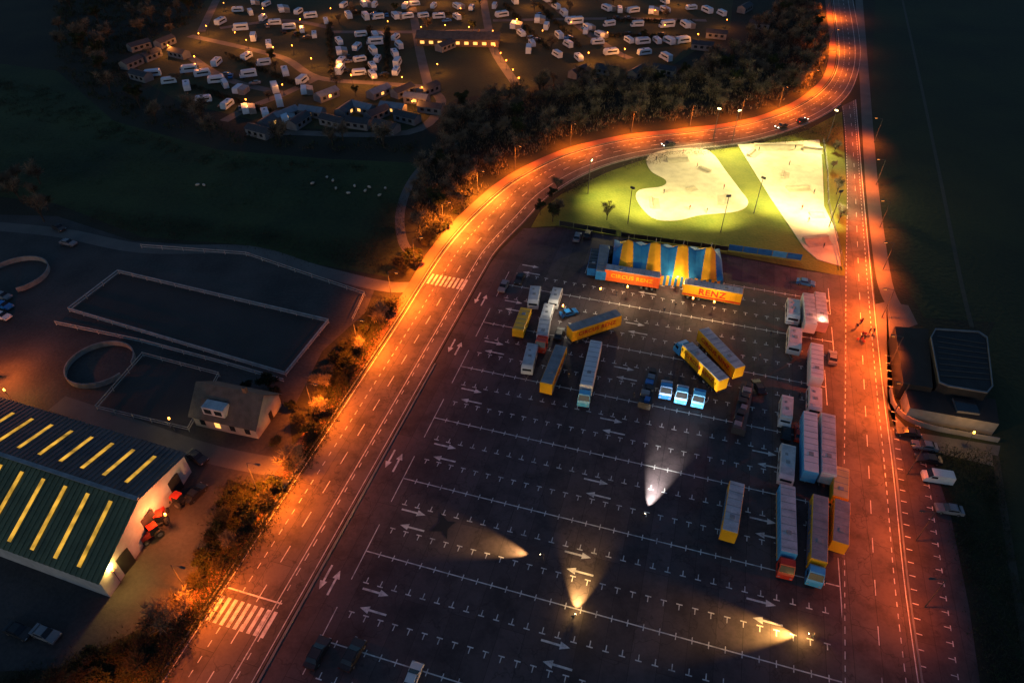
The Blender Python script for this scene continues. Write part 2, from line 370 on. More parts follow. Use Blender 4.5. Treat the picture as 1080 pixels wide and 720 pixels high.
for side,(w0,w1,mi) in enumerate(((-.5,W/2,0),(W/2,W+.5,1))):
    z0=HE-.14 if side==0 else HR; z1=HR if side==0 else HE-.14
    for i in range(n*4):
        a0=-.6+(LN+.6)*i/(n*4); a1=-.6+(LN+.6)*(i+1)/(n*4); dz=.12 if i%2 else .0
        b.face([bl(a0,w0,z0+.1+dz),bl(a1,w0,z0+.1+dz),bl(a1,w1,z1+.1+dz),bl(a0,w1,z1+.1+dz)],mi)
        b.face([bl(a1,w0,z0+.1),bl(a1,w0,z0+.22),bl(a1,w1,z1+.22),bl(a1,w1,z1+.1)],mi)
ob('roof',b.mesh('roof',[M_broof,M_groof]),root)
for i in range(9):
    a=3.6+i*4.6
    for (f0,f1) in ((.10,.40),(.56,.97)):
        b=MB(); 
        def zz(f): return (HE+(HR-HE)*(1-abs(f-.5)*2))+.27
        nn=6
        for j in range(nn):
            g0=f0+(f1-f0)*j/nn; g1=f0+(f1-f0)*(j+1)/nn
            b.face([bl(a,g0*W,zz(g0)),bl(a+.75,g0*W,zz(g0)),bl(a+.75,g1*W,zz(g1)),bl(a,g1*W,zz(g1))])
        ob('skylight',b.mesh('skylight',[M_sky]),root)
b=MB(); b.box(bl(LN/2,W/2,HR+.3),(LN+1,.7,.2),0,math.atan2(ax.y,ax.x)); ob('ridge_cap',b.mesh('ridge_cap',[M_grey]),root)
for w,ww,z,h in ((5,3.6,2,4),(13,4,2.2,4.4),(20,3.6,2,4)):
    b=MB(); c=bl(-.06,w,z); b.box(c,(.12,ww,h),0,math.atan2(ax.y,ax.x)); ob('door',b.mesh('door',[M_dark]),root)
def house(c,rz,l,w,he,hr,label,wall,roofm,lit=True,wins=4):
    root=ob('house',None,loc=c,rot=(0,0,rz),label=label,cat='house')
    b=MB(); x=l/2;y=w/2
    b.face([(-x,-y,0),(x,-y,0),(x,-y,he),(-x,-y,he)]); b.face([(-x,y,0),(x,y,0),(x,y,he),(-x,y,he)])
    for s in (-1,1): b.face([(s*x,-y,0),(s*x,y,0),(s*x,y,he),(s*x,0,hr),(s*x,-y,he)])
    ob('wall',b.mesh('wall',[wall]),root)
    b=MB(); e=.5; dz=(hr-he)/y*e
    for s in (-1,1):
        p=[(-x-e,s*(y+e),he-dz),(x+e,s*(y+e),he-dz),(x+e,0,hr),(-x-e,0,hr)]
        b.face([(a,bb,z+.08) for a,bb,z in p]); b.face([(a,bb,z+.28) for a,bb,z in p]); b.ring2([(a,bb,z+.08) for a,bb,z in p],[(a,bb,z+.28) for a,bb,z in p],0)
    rf=ob('roof',b.mesh('roof',[roofm]),root)
    b=MB(); b.box((x*.5,0,hr+.5),(.8,.6,1.6)); ob('chimney',b.mesh('chimney',[M_brick]),rf)
    for i in range(wins):
        b=MB(); b.box((-x+l*(i+.6)/(wins+.2),-y-.04,1.5),(1.1,.08,1.3)); ob('window',b.mesh('window',[M_win if (lit and i==1) else M_gls]),root)
    b=MB(); b.box((x+.04,0.6,1.1),(.08,1,2.2)); ob('door',b.mesh('door',[M_dark]),root)
    return root,rf
hc=P(253,438); hd=P(285,446)-P(218,432)
hr_,rf=house((hc.x,hc.y,0),math.atan2(hd.y,hd.x),13.5,9,3.2,7.4,'detached house with dark tiled roof and white dormer',mat('cream_render',(.36,.33,.29)),M_tile)
b=MB(); b.box((-1.5,-3.4,5.1),(4.6,2.2,1.9),0,0,.05); dm=ob('dormer',b.mesh('dormer',[M_dwht]),hr_)
for i in (-1,1):
    b=MB(); b.box((-1.5+i*1.1,-4.53,5.1),(1.5,.06,1.1)); ob('window',b.mesh('window',[M_gls]),dm)
def prismpx(name,px,h,ms,mt,parent,o,z0=0):
    b=MB(); b.prism([(P(u,v,h)-o) for u,v in px],z0,h,0,1); return ob(name,b.mesh(name,[ms,mt]),parent)
o=P(990,440); o.z=0
root=ob('leisure_building',None,loc=o,label='dark flat-roofed building with curved black roof and pale wall',cat='building')
M_pale=mat('pale_wall',(.26,.24,.22),(.18,.17,.15))
prismpx('roof_block',[(944,344),(979,347),(984,409),(953,404)],4.4,M_dark,M_black,root,o)
rc=[P(u,v,5.2)-o for u,v in [(986,347),(1032,350),(1041,356),(1047,408),(1041,415),(1000,408),(990,404),(981,356)]]
rcs=rc
b=MB(); b.prism(rcs,0,5.2,0,1); ob('hall',b.mesh('hall',[M_dark,mat('hall_roofing',(.020,.019,.019),(.030,.029,.029),rough=.9)]),root)
cx=sum((p for p in rcs),Vector())/len(rcs); cx.z=0
b=MB(); ins=[cx+(p-cx)*.965 for p in rcs]
for i in range(len(rcs)):
    j=(i+1)%len(rcs)
    b.face([(rcs[i].x,rcs[i].y,5.5),(rcs[j].x,rcs[j].y,5.5),(ins[j].x,ins[j].y,5.5),(ins[i].x,ins[i].y,5.5)])
    b.face([(rcs[i].x,rcs[i].y,5.2),(rcs[j].x,rcs[j].y,5.2),(rcs[j].x,rcs[j].y,5.5),(rcs[i].x,rcs[i].y,5.5)])
    b.face([(ins[i].x,ins[i].y,5.2),(ins[j].x,ins[j].y,5.2),(ins[j].x,ins[j].y,5.5),(ins[i].x,ins[i].y,5.5)])
ob('roof_edge',b.mesh('roof_edge',[M_met]),root)
for i in range(1,9):
    t=i/9; a=rc[0].lerp(rc[6],t); c=rc[2].lerp(rc[3],t); a=cx+(a-cx)*.93;c=cx+(c-cx)*.93
    d=c-a; bb=MB(); bb.box(((a.x+c.x)/2,(a.y+c.y)/2,5.28),(Vector((d.x,d.y,0)).length,.2,.14),0,math.atan2(d.y,d.x))
    ob('roof_rib',bb.mesh('roof_rib',[mat('roof_rib_paint',(.05,.05,.05))]),root)
prismpx('low_wing',[(955,411),(990,412),(1050,421),(1054,447),(960,430)],3.2,M_pale,M_black,root,o)
prismpx('roof_light',[(1005,419),(1028,422),(1034,436),(1010,433)],3.7,M_met,M_gls,root,o,3.2)
wp=cat_(PP([(938,412),(942,428),(955,442),(980,452),(1020,460),(1052,466)]),6); A_,B_=sides(wp,.3)
b=MB()
for i in range(len(wp)-1): b.prism([A_[i],B_[i],B_[i+1],A_[i+1]],0,1.1)
ob('garden_wall',b.mesh('garden_wall',[M_pale]),label='low curved pale wall round the dark building',cat='wall')
# ---------------------------------------------------------------- vehicles
whm={}
def wheel_mesh(r=.5,w=.3):
    k=(r,w)
    if k in whm: return whm[k]
    b=MB(); b.cyl((-w/2,0,0),(w/2,0,0),r,r,14,0); b.cyl((-w/2-.012,0,0),(w/2+.012,0,0),r*.55,r*.55,10,1)
    whm[k]=b.mesh('wheel',[M_rub,M_met]); return whm[k]
def wheels(root,xs,ys,r=.5,w=.3,link=True):
    for y in ys:
        for s in (-1,1): ob('wheel',wheel_mesh(r,w),root,(s*xs,y,r),link=link)
tcache={}
def text_mesh(s,size,m):
    k=(s,size,m.name)
    if k in tcache: return tcache[k]
    cu=bpy.data.curves.new('lettering','FONT'); cu.body=s; cu.size=size; cu.extrude=.012; cu.offset=.03*size; cu.align_x='CENTER'; cu.align_y='CENTER'; cu.space_character=1.12
    o=bpy.data.objects.new('tmp',cu); col.objects.link(o); dg=bpy.context.evaluated_depsgraph_get()
    me=bpy.data.meshes.new_from_object(o.evaluated_get(dg)); me.materials.clear(); me.materials.append(m)
    bpy.data.objects.remove(o); tcache[k]=me; return me
def pose(front,rear,h):
    a=P(*front,h); c=P(*rear,h); d=a-c; d.z=0
    m=(a+c)/2; return Vector((m.x,m.y,0)),math.atan2(d.y,d.x)-math.pi/2,d.length
def cabunit(root,yb,colm,link=True,W=2.45):
    b=MB(); b.prof([(yb,.55),(yb,3.0),(yb+.5,3.35),(yb+1.5,3.2),(yb+2.15,1.9),(yb+2.3,1.5),(yb+2.3,.5)],-W/2,W/2,0,.12,2.5)
    cb=ob('cab',b.mesh('cab',[colm]),root,link=link)
    b=MB()
    p=[(-1.02,yb+1.62,3.0),(1.02,yb+1.62,3.0),(1.1,yb+2.15,2.0),(-1.1,yb+2.15,2.0)]
    b.face([(x,y+.04,z+.03) for x,y,z in p])
    ob('windscreen',b.mesh('windscreen',[M_gls]),cb,link=link)
    for s in (-1,1):
        b=MB(); b.box((s*(W/2+.005),yb+1.2,2.2),(.03,.9,.7)); ob('side_window',b.mesh('side_window',[M_gls]),cb,link=link)
        b=MB(); b.box((s*.9,yb+2.32,.95),(.35,.08,.2),0,0,.02); ob('headlight',b.mesh('headlight',[M_headoff]),cb,link=link)
        b=MB(); b.box((s*(W/2+.16),yb+2.0,2.3),(.2,.1,.6)); ob('mirror',b.mesh('mirror',[M_dark]),cb,link=link)
    return cb
def trailer(front,rear,h=4.0,side=M_yel,roof=M_dwht,text='CIRCUS RENZ',tm=M_red,cab=None,label='',name='circus_trailer',cat='trailer',group='circus trailers and trucks',W=2.55,stripe=None,end=None,length=None):
    loc,rz,ln=pose(front,rear,h)
    if length: ln=length
    root=ob(name,None,loc=loc,rot=(0,0,rz),label=label,cat=cat,group=group)
    yb=-ln/2; ye=ln/2-(2.7 if cab else 0); lb=ye-yb; yc=(ye+yb)/2
    b=MB(); b.box((0,yc,(1.05+h-.1)/2),(W,lb,h-.1-1.05),0,0,.06)
    b.box((0,yc,(1.05+h-.1)/2),(W-.25,lb+.04,h-.1-1.3),1)
    if stripe: b.box((0,yc,1.45),(W+.03,lb-.1,.5),2)
    n=int(lb/1.2)
    for i in range(n+1):
        for s in (-1,1): b.box((s*(W/2+.01),yb+.06+(lb-.12)*i/n,(1.05+h-.1)/2),(.03,.05,h-1.4),3)
    ob('box_body',b.mesh('box_body',[side,end or side,stripe or side,mat('panel_rib_'+side.name,tuple(x*.75 for x in side.node_tree.nodes['Color Ramp'].color_ramp.elements[0].color[:3]))]),root)
    b=MB(); b.box((0,yc,h-.04),(W-.16,lb-.16,.10),0)
    for i in range(int(lb/1.5)): b.box((0,yb+.8+i*1.5,h+.02),(W-.2,.07,.05),1)
    b.box((0,yc+lb*.22,h+.05),(.8,.8,.14),1,0,.03)
    ob('roof',b.mesh('roof',[roof,M_grey]),root)
    b=MB(); b.box((0,yc,.85),(1.1,lb*.96,.3)); b.box((0,ye-lb*.25,.55),(2.1,.25,.6)); 
    for s in (-1,1): b.box((s*(W/2-.08),yc+.4,.75),(.05,lb*.4,.5))
    b.box((0,yb-.03,.7),(W*.95,.1,.18))
    ob('chassis',b.mesh('chassis',[M_dark]),root)
    wheels(root,W/2-.2,[yb+1.4,yb+2.6] if lb<11 else [yb+1.5,yb+2.8,yb+4.1],.5,.34)
    if text:
        sz=min(2.3,lb*.95/(len(text)*.78))
        for s in (-1,1): ob('lettering',text_mesh(text,sz,tm),root,(s*(W/2+.045),yc,(1.25+h)/2),(math.pi/2,0,s*math.pi/2))
    for s in (-1,1):
        b=MB(); b.box((s*1.0,yb-.03,1.0),(.3,.06,.16)); ob('tail_light',b.mesh('tail_light',[M_tailoff]),root)
    if cab:
        cabunit(root,ye+.35,cab); b=MB(); b.box((0,ye-.4,.8),(1,4.2,.3)); ob('tractor_frame',b.mesh('tractor_frame',[M_dark]),root)
        wheels(root,1.02,[ye+1.5,ye-1.6],.5,.34)
    return root
trailer((639,281),(697,290),4.2,M_orr,M_dwht,'CIRCUS RENZ',M_yel,label='orange-red circus box trailer with yellow CIRCUS RENZ lettering')
trailer((784,307),(722,296),4.2,M_yel,M_dwht,'RENZ',M_red,label='yellow circus box trailer with red RENZ lettering',end=M_red,stripe=M_red)
trailer((653,329),(601,346),4,M_yel,M_grey,'CIRCUS RENZ',M_red,label='yellow circus box trailer with grey roof parked at a slant')
trailer((576,404),(592,364),4,M_yel,M_grey,'CIRCUS RENZ',M_red,label='yellow circus trailer with grey roof beside the caravans',stripe=M_blu)
trailer((616,416),(629,359),4,M_wht,M_wht,None,cab=M_lbl,label='long white-roofed lorry with light blue cab',name='circus_lorry',cat='lorry',stripe=M_yel)
trailer((781,387),(742,346),4,M_yel,M_dwht,'CIRCUS RENZ',M_red,label='yellow circus trailer with white roof beside its twin')
trailer((717,354),(764,400),4,M_yel,M_dwht,'CIRCUS RENZ',M_red,cab=M_lbl,label='yellow circus lorry with white roof and light blue cab',name='circus_lorry',cat='lorry')
trailer((770,560),(778,508),4,M_yel,M_dwht,'RENZ',M_blu,label='yellow box trailer with blue lettering standing alone in bays',stripe=M_lbl)
trailer((833,598),(831,511),4,M_lbl,M_dwht,None,cab=M_red,label='light blue box lorry with dark red cab at the lot edge',name='circus_lorry',cat='lorry',stripe=M_yel)
trailer((864,606),(866,522),4,M_yel,M_grey,'CIRCUS RENZ',M_blu,cab=M_lbl,label='grey-roofed lorry with yellow sides and blue cab',name='circus_lorry',cat='lorry',stripe=M_blu)
trailer((887,572),(889,527),3.8,M_yel,M_grey,None,label='faded yellow living trailer beside the road')
trailer((887,521),(888,495),3.4,M_yel,mat('cream_roof',(.6,.45,.2),(.45,.33,.14)),None,label='short yellow trailer beside the road',length=7)
trailer((856,497),(855,434),4,M_lbl,M_wht,None,label='large white-roofed living trailer with light blue sides')
trailer((875,499),(874,436),4,M_wht,M_dwht,None,label='large white living trailer with weathered roof')
trailer((862,398),(862,362),3.8,M_wht,M_wht,None,label='white box trailer near the straight road')
trailer((868,340),(865,308),3.8,mat('rosy_paint',(.55,.3,.25)),M_dwht,None,label='pinkish living trailer beside the straight road')
trailer((856,341),(853,309),3.8,M_wht,M_dwht,None,label='white living trailer beside a pinkish trailer')
trailer((555,324),(546,348),3.2,M_yel,M_yel,None,label='short yellow box trailer near the entrance',length=8)
trailer((572,352),(575,336),3.0,M_wht,M_dwht,None,label='short white box trailer behind a red truck',length=6)
trailer((634,286),(638,258),3.6,M_blu,M_grey,None,label='dark blue box trailer beside the circus tent')
trailer((625,283),(629,262),3.2,M_blu,M_dark,None,label='dark blue short trailer beside the circus tent')
def flatbed(front,rear,label,load=None):
    loc,rz,ln=pose(front,rear,1.3)
    root=ob('flatbed_trailer',None,loc=loc,rot=(0,0,rz),label=label,cat='trailer',group='circus trailers and trucks')
    b=MB(); b.box((0,0,1.15),(2.5,ln,.2)); b.box((0,0,.9),(1,ln*.95,.3)); b.box((0,ln/2-.1,1.9),(2.5,.12,1.4)); ob('deck',b.mesh('deck',[M_mast]),root)
    for i in range(int(ln/1.7)):
        b=MB(); b.box((U(-.4,.4),-ln/2+1+i*1.7,1.25+.35),(U(1,1.8),1.3,U(.4,.9)),i%3,U(-.1,.1),.05)
        ob('load_crate',b.mesh('load_crate',[M_dark,M_grey,load or M_grey]),root)
    wheels(root,1.05,[-ln/2+1.2,-ln/2+2.4],.45,.3); return root
flatbed((679,430),(689,389),'dark flatbed trailer carrying tent equipment',M_blu)
flatbed((778,457),(789,403),'long dark flatbed trailer with folded gear',M_dark)
def tractor(px,rz,cm,label,df=None):
    c=P(*px,2); root=ob('tractor_unit',None,loc=(c.x,c.y,0),rot=(0,0,rz),label=label,cat='lorry',group='lorry tractor units parked side by side')
    cabunit(root,.8,cm); b=MB(); b.box((0,-.6,.8),(1,5,.3)); b.box((0,-1.6,1.05),(1.2,1.2,.15),0,0,.05); 
    for s in (-1,1): b.box((s*.9,.1,.8),(.6,1.2,.5),0,0,.05)
    ob('frame',b.mesh('frame',[M_dark]),root); b=MB(); b.box((0,.55,2.0),(2.3,.3,2.4),0,0,.05); ob('air_deflector',b.mesh('air_deflector',[df or cm]),root)
    wheels(root,1.0,[2.0,-2.0],.5,.34)
D=LOTROT+math.pi
tractor((703,404),D+.05,M_blu,'blue lorry tractor unit facing the bays',M_wht); tractor((720,409),D,M_lbl,'light blue lorry tractor unit between two others',M_wht); tractor((738,413),D-.03,M_lbl,'light blue lorry tractor unit beside a trailer')
tractor((573,357),D,M_red,'red lorry tractor unit beside caravans')
tractor((642,262),D,M_dark,'dark lorry tractor unit near the circus tent')
def caravan_tpl(L_=6.2,W=2.35,body=M_wht,roofm=M_dwht,motor=False):
    root=ob('caravan' if not motor else 'motorhome',None,link=False,cat='caravan' if not motor else 'motorhome')
    y=L_/2
    b=MB(); 
    if motor: pr=[(-y,.5),(-y,2.8),(-y+.2,3.0),(y-1.2,3.0),(y-.6,2.75),(y-.75,2.1),(y-.1,1.35),(y,1.2),(y,.5)]
    else: pr=[(-y,.55),(-y-.05,1.3),(-y+.15,2.3),(-y+.55,2.6),(y-.7,2.6),(y-.2,2.2),(y,1.3),(y-.1,.55)]
    b.prof(pr,-W/2,W/2,0,.08,2.4)
    ob('body',b.mesh('body',[body]),root,link=False)
    b=MB(); zt=3.0 if motor else 2.6
    b.box((0,-.1,zt+.03),(W-.3,L_-1.7,.07),0,0,.02); b.box((0,.4,zt+.1),(.7,.7,.12),1,0,.03); b.box((.3,-1.3,zt+.1),(.5,.5,.1),1,0,.03)
    ob('roof',b.mesh('roof',[roofm,M_grey]),root,link=False)
    for s in (-1,1):
        for yy in ((-1.7,1.2),(.6,1.3),(2.1,.7)):
            b=MB(); b.box((s*(W/2+.01),yy[0],1.75),(.03,yy[1],.6)); ob('window',b.mesh('window',[M_gls]),root,link=False)
    b=MB(); b.box((0,y-.12 if not motor else y-.42,1.75),(W*.75,.12,.55)); ob('front_window',b.mesh('front_window',[M_gls]),root,link=False)
    b=MB(); b.box((W/2+.012,-.5,1.4),(.03,.65,1.6)); ob('door',b.mesh('door',[M_grey]),root,link=False)
    if not motor:
        b=MB(); b.cyl((-.6,y-.2,.5),(0,y+1.2,.5),.05,.05,6); b.cyl((.6,y-.2,.5),(0,y+1.2,.5),.05,.05,6); b.cyl((0,y+1.1,0),(0,y+1.1,.6),.05,.05,6); ob('drawbar',b.mesh('drawbar',[M_met]),root,link=False)
        wheels(root,W/2-.15,[0],.34,.2,link=False)
    else: wheels(root,W/2-.15,[y-1.1,-y+1.3],.36,.22,link=False)
    return root
T_car=caravan_tpl(); T_mot=caravan_tpl(6.8,2.3,motor=True); T_big=caravan_tpl(8.2,2.5)
def put(T,front,rear,h,label,group='circus living caravans',s=1):
    loc,rz,ln=pose(front,rear,h); return spawn(T,loc,rz,s,label,group)
put(T_car,(562,319),(565,301),2.6,'white touring caravan near the entrance',s=1.1)
put(T_car,(584,316),(588,304),2.6,'white touring caravan beside another')
put(T_car,(575,334),(579,321),2.6,'white touring caravan beside another')
put(T_big,(556,386),(562,362),2.6,'long white caravan next to a yellow trailer')
put(T_car,(837,337),(837,314),2.6,'white caravan beside a pinkish living trailer',s=1.2)
put(T_car,(838,367),(839,345),2.6,'white caravan in the circus camp',s=1.2)
put(T_car,(860,430),(860,409),2.6,'white caravan beside a long white trailer',s=1.1)
put(T_big,(830,502),(832,470),2.6,'long white caravan beside big white trailers',s=1.05)
put(T_mot,(830,438),(831,420),3,'white motorhome among circus trailers')
def car_tpl(body,van=False,lights=False):
    root=ob('parked_car' if not lights else 'moving_car',None,link=False,cat='car')
    b=MB(); 
    if van:
        b.prof([(-2.5,.35),(-2.5,2.0),(-2.3,2.15),(1.1,2.15),(1.8,1.35),(2.4,1.15),(2.5,.9),(2.5,.35)],-.98,.98,0,.1,1.3)
    else:
        b.prof([(-2.2,.35),(-2.22,.95),(-1.9,1.0),(1.0,1.0),(2.0,.82),(2.2,.65),(2.2,.35)],-.9,.9,0,.05,.9)
        b.prof([(-1.6,1.0),(-1.1,1.42),(.15,1.44),(.95,1.0)],-.82,.82,0,.14,1.2)
    ob('body',b.mesh('body',[body]),root,link=False)
    def glass(nm,pts,ky):
        b=MB(); b.face([(x,y*ky[0]+ky[1],z+.025) for x,y,z in pts]); ob(nm,b.mesh(nm,[M_gls]),root,link=False)
    if van: glass('windscreen',[(-.85,1.2,2.05),(.85,1.2,2.05),(.92,1.82,1.4),(-.92,1.82,1.4)],(1,.03))
    else:
        glass('windscreen',[(-.66,.22,1.42),(.66,.22,1.42),(.78,.95,1.03),(-.78,.95,1.03)],(1.02,.01)); glass('rear_window',[(-.66,-1.14,1.42),(.66,-1.14,1.42),(.78,-1.62,1.03),(-.78,-1.62,1.03)],(1.02,0))
    for s in (-1,1):
        b=MB(); x=s*.93 if van else s*.80
        b.box((x,.9 if van else -.35,1.62 if van else 1.2),(.05,1.0 if van else 1.7,.45 if van else .26)); ob('side_window',b.mesh('side_window',[M_gls]),root,link=False)
        yf=2.5 if van else 2.2
        b=MB(); b.box((s*.68,yf-.02,.72),(.35,.08,.16)); ob('headlight',b.mesh('headlight',[M_head if lights else M_headoff]),root,link=False)
        b=MB(); b.box((s*.72,-yf,.8),(.25,.08,.16)); ob('tail_light',b.mesh('tail_light',[M_tail if lights else M_tailoff]),root,link=False)
    wheels(root,.82,[1.4,-1.35],.33,.2,link=False); return root
C_dk=car_tpl(M_dark); C_wh=car_tpl(M_wht); C_gr=car_tpl(mat('silver_paint',(.2,.21,.23),rough=.3)); C_rd=car_tpl(M_red); C_van=car_tpl(M_wht,True); C_mv=car_tpl(M_dark,lights=True); C_bl=car_tpl(M_blu)
def cpx(T,u,v,dirpx,label,group=None,s=1):
    a=P(u,v,.6); d=P(u+dirpx[0],v+dirpx[1],.6)-a
    return spawn(T,(a.x,a.y,.035),math.atan2(d.y,d.x)-math.pi/2,s,label,group)
dn=(-5,10)
cpx(C_dk,335,688,(12,-22),'black car parked in a marked bay','cars parked in the lot',1.1); cpx(C_dk,372,690,(12,-22),'black car parked in a marked bay','cars parked in the lot',1.1); cpx(C_wh,435,714,(8,-20),'white car in a marked bay','cars parked in the lot')
cpx(C_dk,548,294,dn,'dark car near the lot entrance','cars parked in the lot'); cpx(C_gr,531,302,dn,'silver car near the lot entrance','cars parked in the lot')
cpx(C_gr,609,250,(3,-8),'silver car beside the skate park hedge','cars parked in the lot'); cpx(C_dk,620,247,(3,-8),'dark car beside the skate park hedge','cars parked in the lot')
cpx(C_dk,829,456,(1,-20),'dark car beside a white caravan','cars parked in the lot'); cpx(C_rd,843,457,(1,-20),'red car beside a white caravan','cars parked in the lot')
cpx(C_dk,590,352,(8,-20),'dark car among circus trailers','cars parked in the lot'); cpx(C_bl,600,330,(18,-5),'blue car among circus trailers','cars parked in the lot')
cpx(C_gr,878,377,(0,-20),'silver car next to a white trailer','cars parked in the lot'); cpx(C_bl,850,298,(15,3),'blue car by the lot corner','cars parked in the lot'); cpx(C_dk,800,408,(-8,-16),'dark car beside yellow trailers','cars parked in the lot')
g='cars parked by the dark building'
cpx(C_gr,975,470,(-20,-3),'silver car in a bay by the dark building',g); cpx(C_dk,979,484,(-20,-3),'dark car in a bay by the dark building',g); cpx(C_van,988,504,(-20,-3),'white van in a bay by the dark building',g); cpx(C_gr,1001,537,(-20,-3),'silver car in a bay by the dark building',g); cpx(C_dk,957,456,(-20,-3),'dark car close to the pale wall',g)
g='cars parked at the stables'
for u,v,T,d in ((208,482,C_dk,(10,6)),(206,520,C_dk,(10,-10)),(291,508,C_dk,(14,4)),(3,312,C_gr,(14,4)),(4,322,C_bl,(14,4)),(2,333,C_wh,(14,4)),(62,240,C_dk,(10,5)),(48,668,C_gr,(10,4)),(20,665,C_dk,(10,4)),(72,256,C_gr,(14,3)),(14,440,C_dk,(5,9))):
    cpx(T,u,v,d,'car parked in the dim stable yard',g)
cpx(C_mv,824,133,(-20,6),'dark car driving with lights on round the bend'); cpx(C_mv,846,127,(20,-7),'dark car driving with lights on round the bend'); cpx(C_mv,705,152,(-20,4),'dark car with lights on along the curved road')
for i in range(34):
    r_=random.choice([(250,20,335,44),(225,75,300,100),(365,30,365,80),(405,38,405,82),(370,14,480,24),(530,20,575,52),(560,12,610,52),(610,28,650,58),(645,20,720,22),(660,37,725,38),(300,-8,750,-8),(230,112,300,124)])
    t=R(); spawn(random.choice((C_dk,C_gr,C_dk,C_bl)),P(r_[0]+(r_[2]-r_[0])*t+U(-3,3),r_[1]+(r_[3]-r_[1])*t),random.choice((.35,1.9))+U(-.2,.2),1,'car parked beside a caravan pitch','cars in the caravan park')
def barrow(c,rz,m,label):
    root=ob('farm_tractor',None,loc=c,rot=(0,0,rz),label=label,cat='tractor')
    b=MB(); b.box((0,.9,1.2),(.9,1.9,.9),0,0,.12); b.box((0,-.2,.9),(.7,3,.4),1); ob('bonnet',b.mesh('bonnet',[m,M_dark]),root)
    b=MB(); b.prof([(-1.3,1.1),(-1.2,2.5),(.1,2.6),(.3,1.1)],-.7,.7,0,.08,2); ob('cab',b.mesh('cab',[M_gls]),root); b=MB(); b.box((0,-.55,2.62),(1.4,1.5,.12),0,0,.03); ob('roof',b.mesh('roof',[m]),root)
    for s in (-1,1): ob('wheel',wheel_mesh(.8,.4),root,(s*.9,-.9,.8)); ob('wheel',wheel_mesh(.5,.3),root,(s*.75,1.4,.5))
for u,v,r in ((172,548,.3),(188,530,1.2),(162,566,2.4)): c=P(u,v); barrow((c.x,c.y,.02),r,M_red,'red farm tractor lit beside the barn doors')
# ---------------------------------------------------------------- tent
fa=P(645,285,3); fb=P(763,296,3); dx=fb-fa; TL=dx.length; rz=math.atan2(dx.y,dx.x); TD=14.0
root=ob('circus_tent',None,loc=(fa.x,fa.y,0),rot=(0,0,rz),label='blue and yellow striped circus tent with scalloped peaks',cat='tent')
b=MB(); NX=320;NY=32; NPK=4
def tz(x,y):
    t=1-abs(y/TD*2-1); bay=TL/NPK; s=((x/bay)%1)-.5
    ridge=1-.30*(abs(s)*2)**1.1
    ed=min(1,x/3.2,(TL-x)/3.2); ed=max(0,ed)**.7
    e=2.8+.4*math.cos(s*4*math.pi)*(1-t)*.5
    return e+ (5.0*ridge)*(t**1.15)*(.25+.75*ed)
for i in range(NX):
    for j in range(NY):
        x0,x1=TL*i/NX,TL*(i+1)/NX; y0,y1=TD*j/NY,TD*(j+1)/NY
        t=1-abs((y0+y1)/2/TD*2-1); bay=TL/NPK; s=(((x0+x1)/2/bay)%1)-.5
        k=0 if abs(s)<.29-.10*t else 1
        b.face([(x0,y0,tz(x0,y0)),(x1,y0,tz(x1,y0)),(x1,y1,tz(x1,y1)),(x0,y1,tz(x0,y1))],k)
M_ty=mat('yellow_canvas',(.88,.44,.008),(.72,.35,.006),rough=.7); M_tb=mat('blue_canvas',(.012,.20,.48),(.008,.14,.36),rough=.7)
me=b.mesh('canopy',[M_ty,M_tb]); 
for p in me.polygons: p.use_smooth=True
ob('canopy',me,root)
b=MB()
for i in range(40):
    x0,x1=TL*i/40,TL*(i+1)/40
    for y in (0.1,TD-.1): b.face([(x0,y,0),(x1,y,0),(x1,y,tz(x1,0)-.05),(x0,y,tz(x0,0)-.05)],i%2)
for i in range(16):
    y0,y1=.1+(TD-.2)*i/16,.1+(TD-.2)*(i+1)/16
    for x in (.02,TL-.02): b.face([(x,y0,0),(x,y1,0),(x,y1,tz(x,y1)-.05),(x,y0,tz(x,y0)-.05)],i%2)
ob('side_wall',b.mesh('side_wall',[M_ty,M_tb]),root)
for i in range(NPK):
    x=TL*(i+.5)/NPK; b=MB(); b.cyl((x,TD/2,0),(x,TD/2,8.9),.12,.08,8); ob('king_pole',b.mesh('king_pole',[M_met]),root)
    for yy in (-2.5,TD+2.5):
        b=MB(); b.cyl((x,TD/2+(yy-TD/2)*.78,2.9),(x,yy,0),.03,.03,5); ob('guy_rope',b.mesh('guy_rope',[M_met]),root)
fp=MB(); fp.cyl((0,0,0),(0,0,1.9),.05,.05,6); fp=fp.mesh('fence_post',[M_met])
def banner_fence(px,label,h=1.8,m=M_blu):
    pts=PP(px); o=pts[0].copy(); root=ob('banner_fence',None,loc=o,label=label,cat='fence')
    for i in range(len(pts)-1):
        a=pts[i]-o;c=pts[i+1]-o; n=max(1,int((c-a).length/3.2))
        for j in range(n):
            p0=a.lerp(c,j/n);p1=a.lerp(c,(j+.96)/n); d=p1-p0;m_=(p0+p1)/2
            b=MB(); b.box((m_.x,m_.y,h/2+.1),(d.length,.05,h-.1),(j%2) if (m==M_blu and R()<.6) else 0,math.atan2(d.y,d.x)); ob('banner',b.mesh('banner',[m,M_lbl]),root); ob('fence_post',fp,root,(p0.x,p0.y,0))
    return root
banner_fence([(768,264),(845,275)],'blue banner fence along the skate park edge')
banner_fence([(590,238),(650,248)],'dark panel fence behind the circus vehicles',1.5,M_dark)
banner_fence([(655,250),(768,265)],'dark panel fence behind the tent',1.4,M_dark)
fence(PP([(868,150),(872,180),(873,215),(890,285)]),'dark wire fence beside the skate park',mrail=M_mast,sp=6)
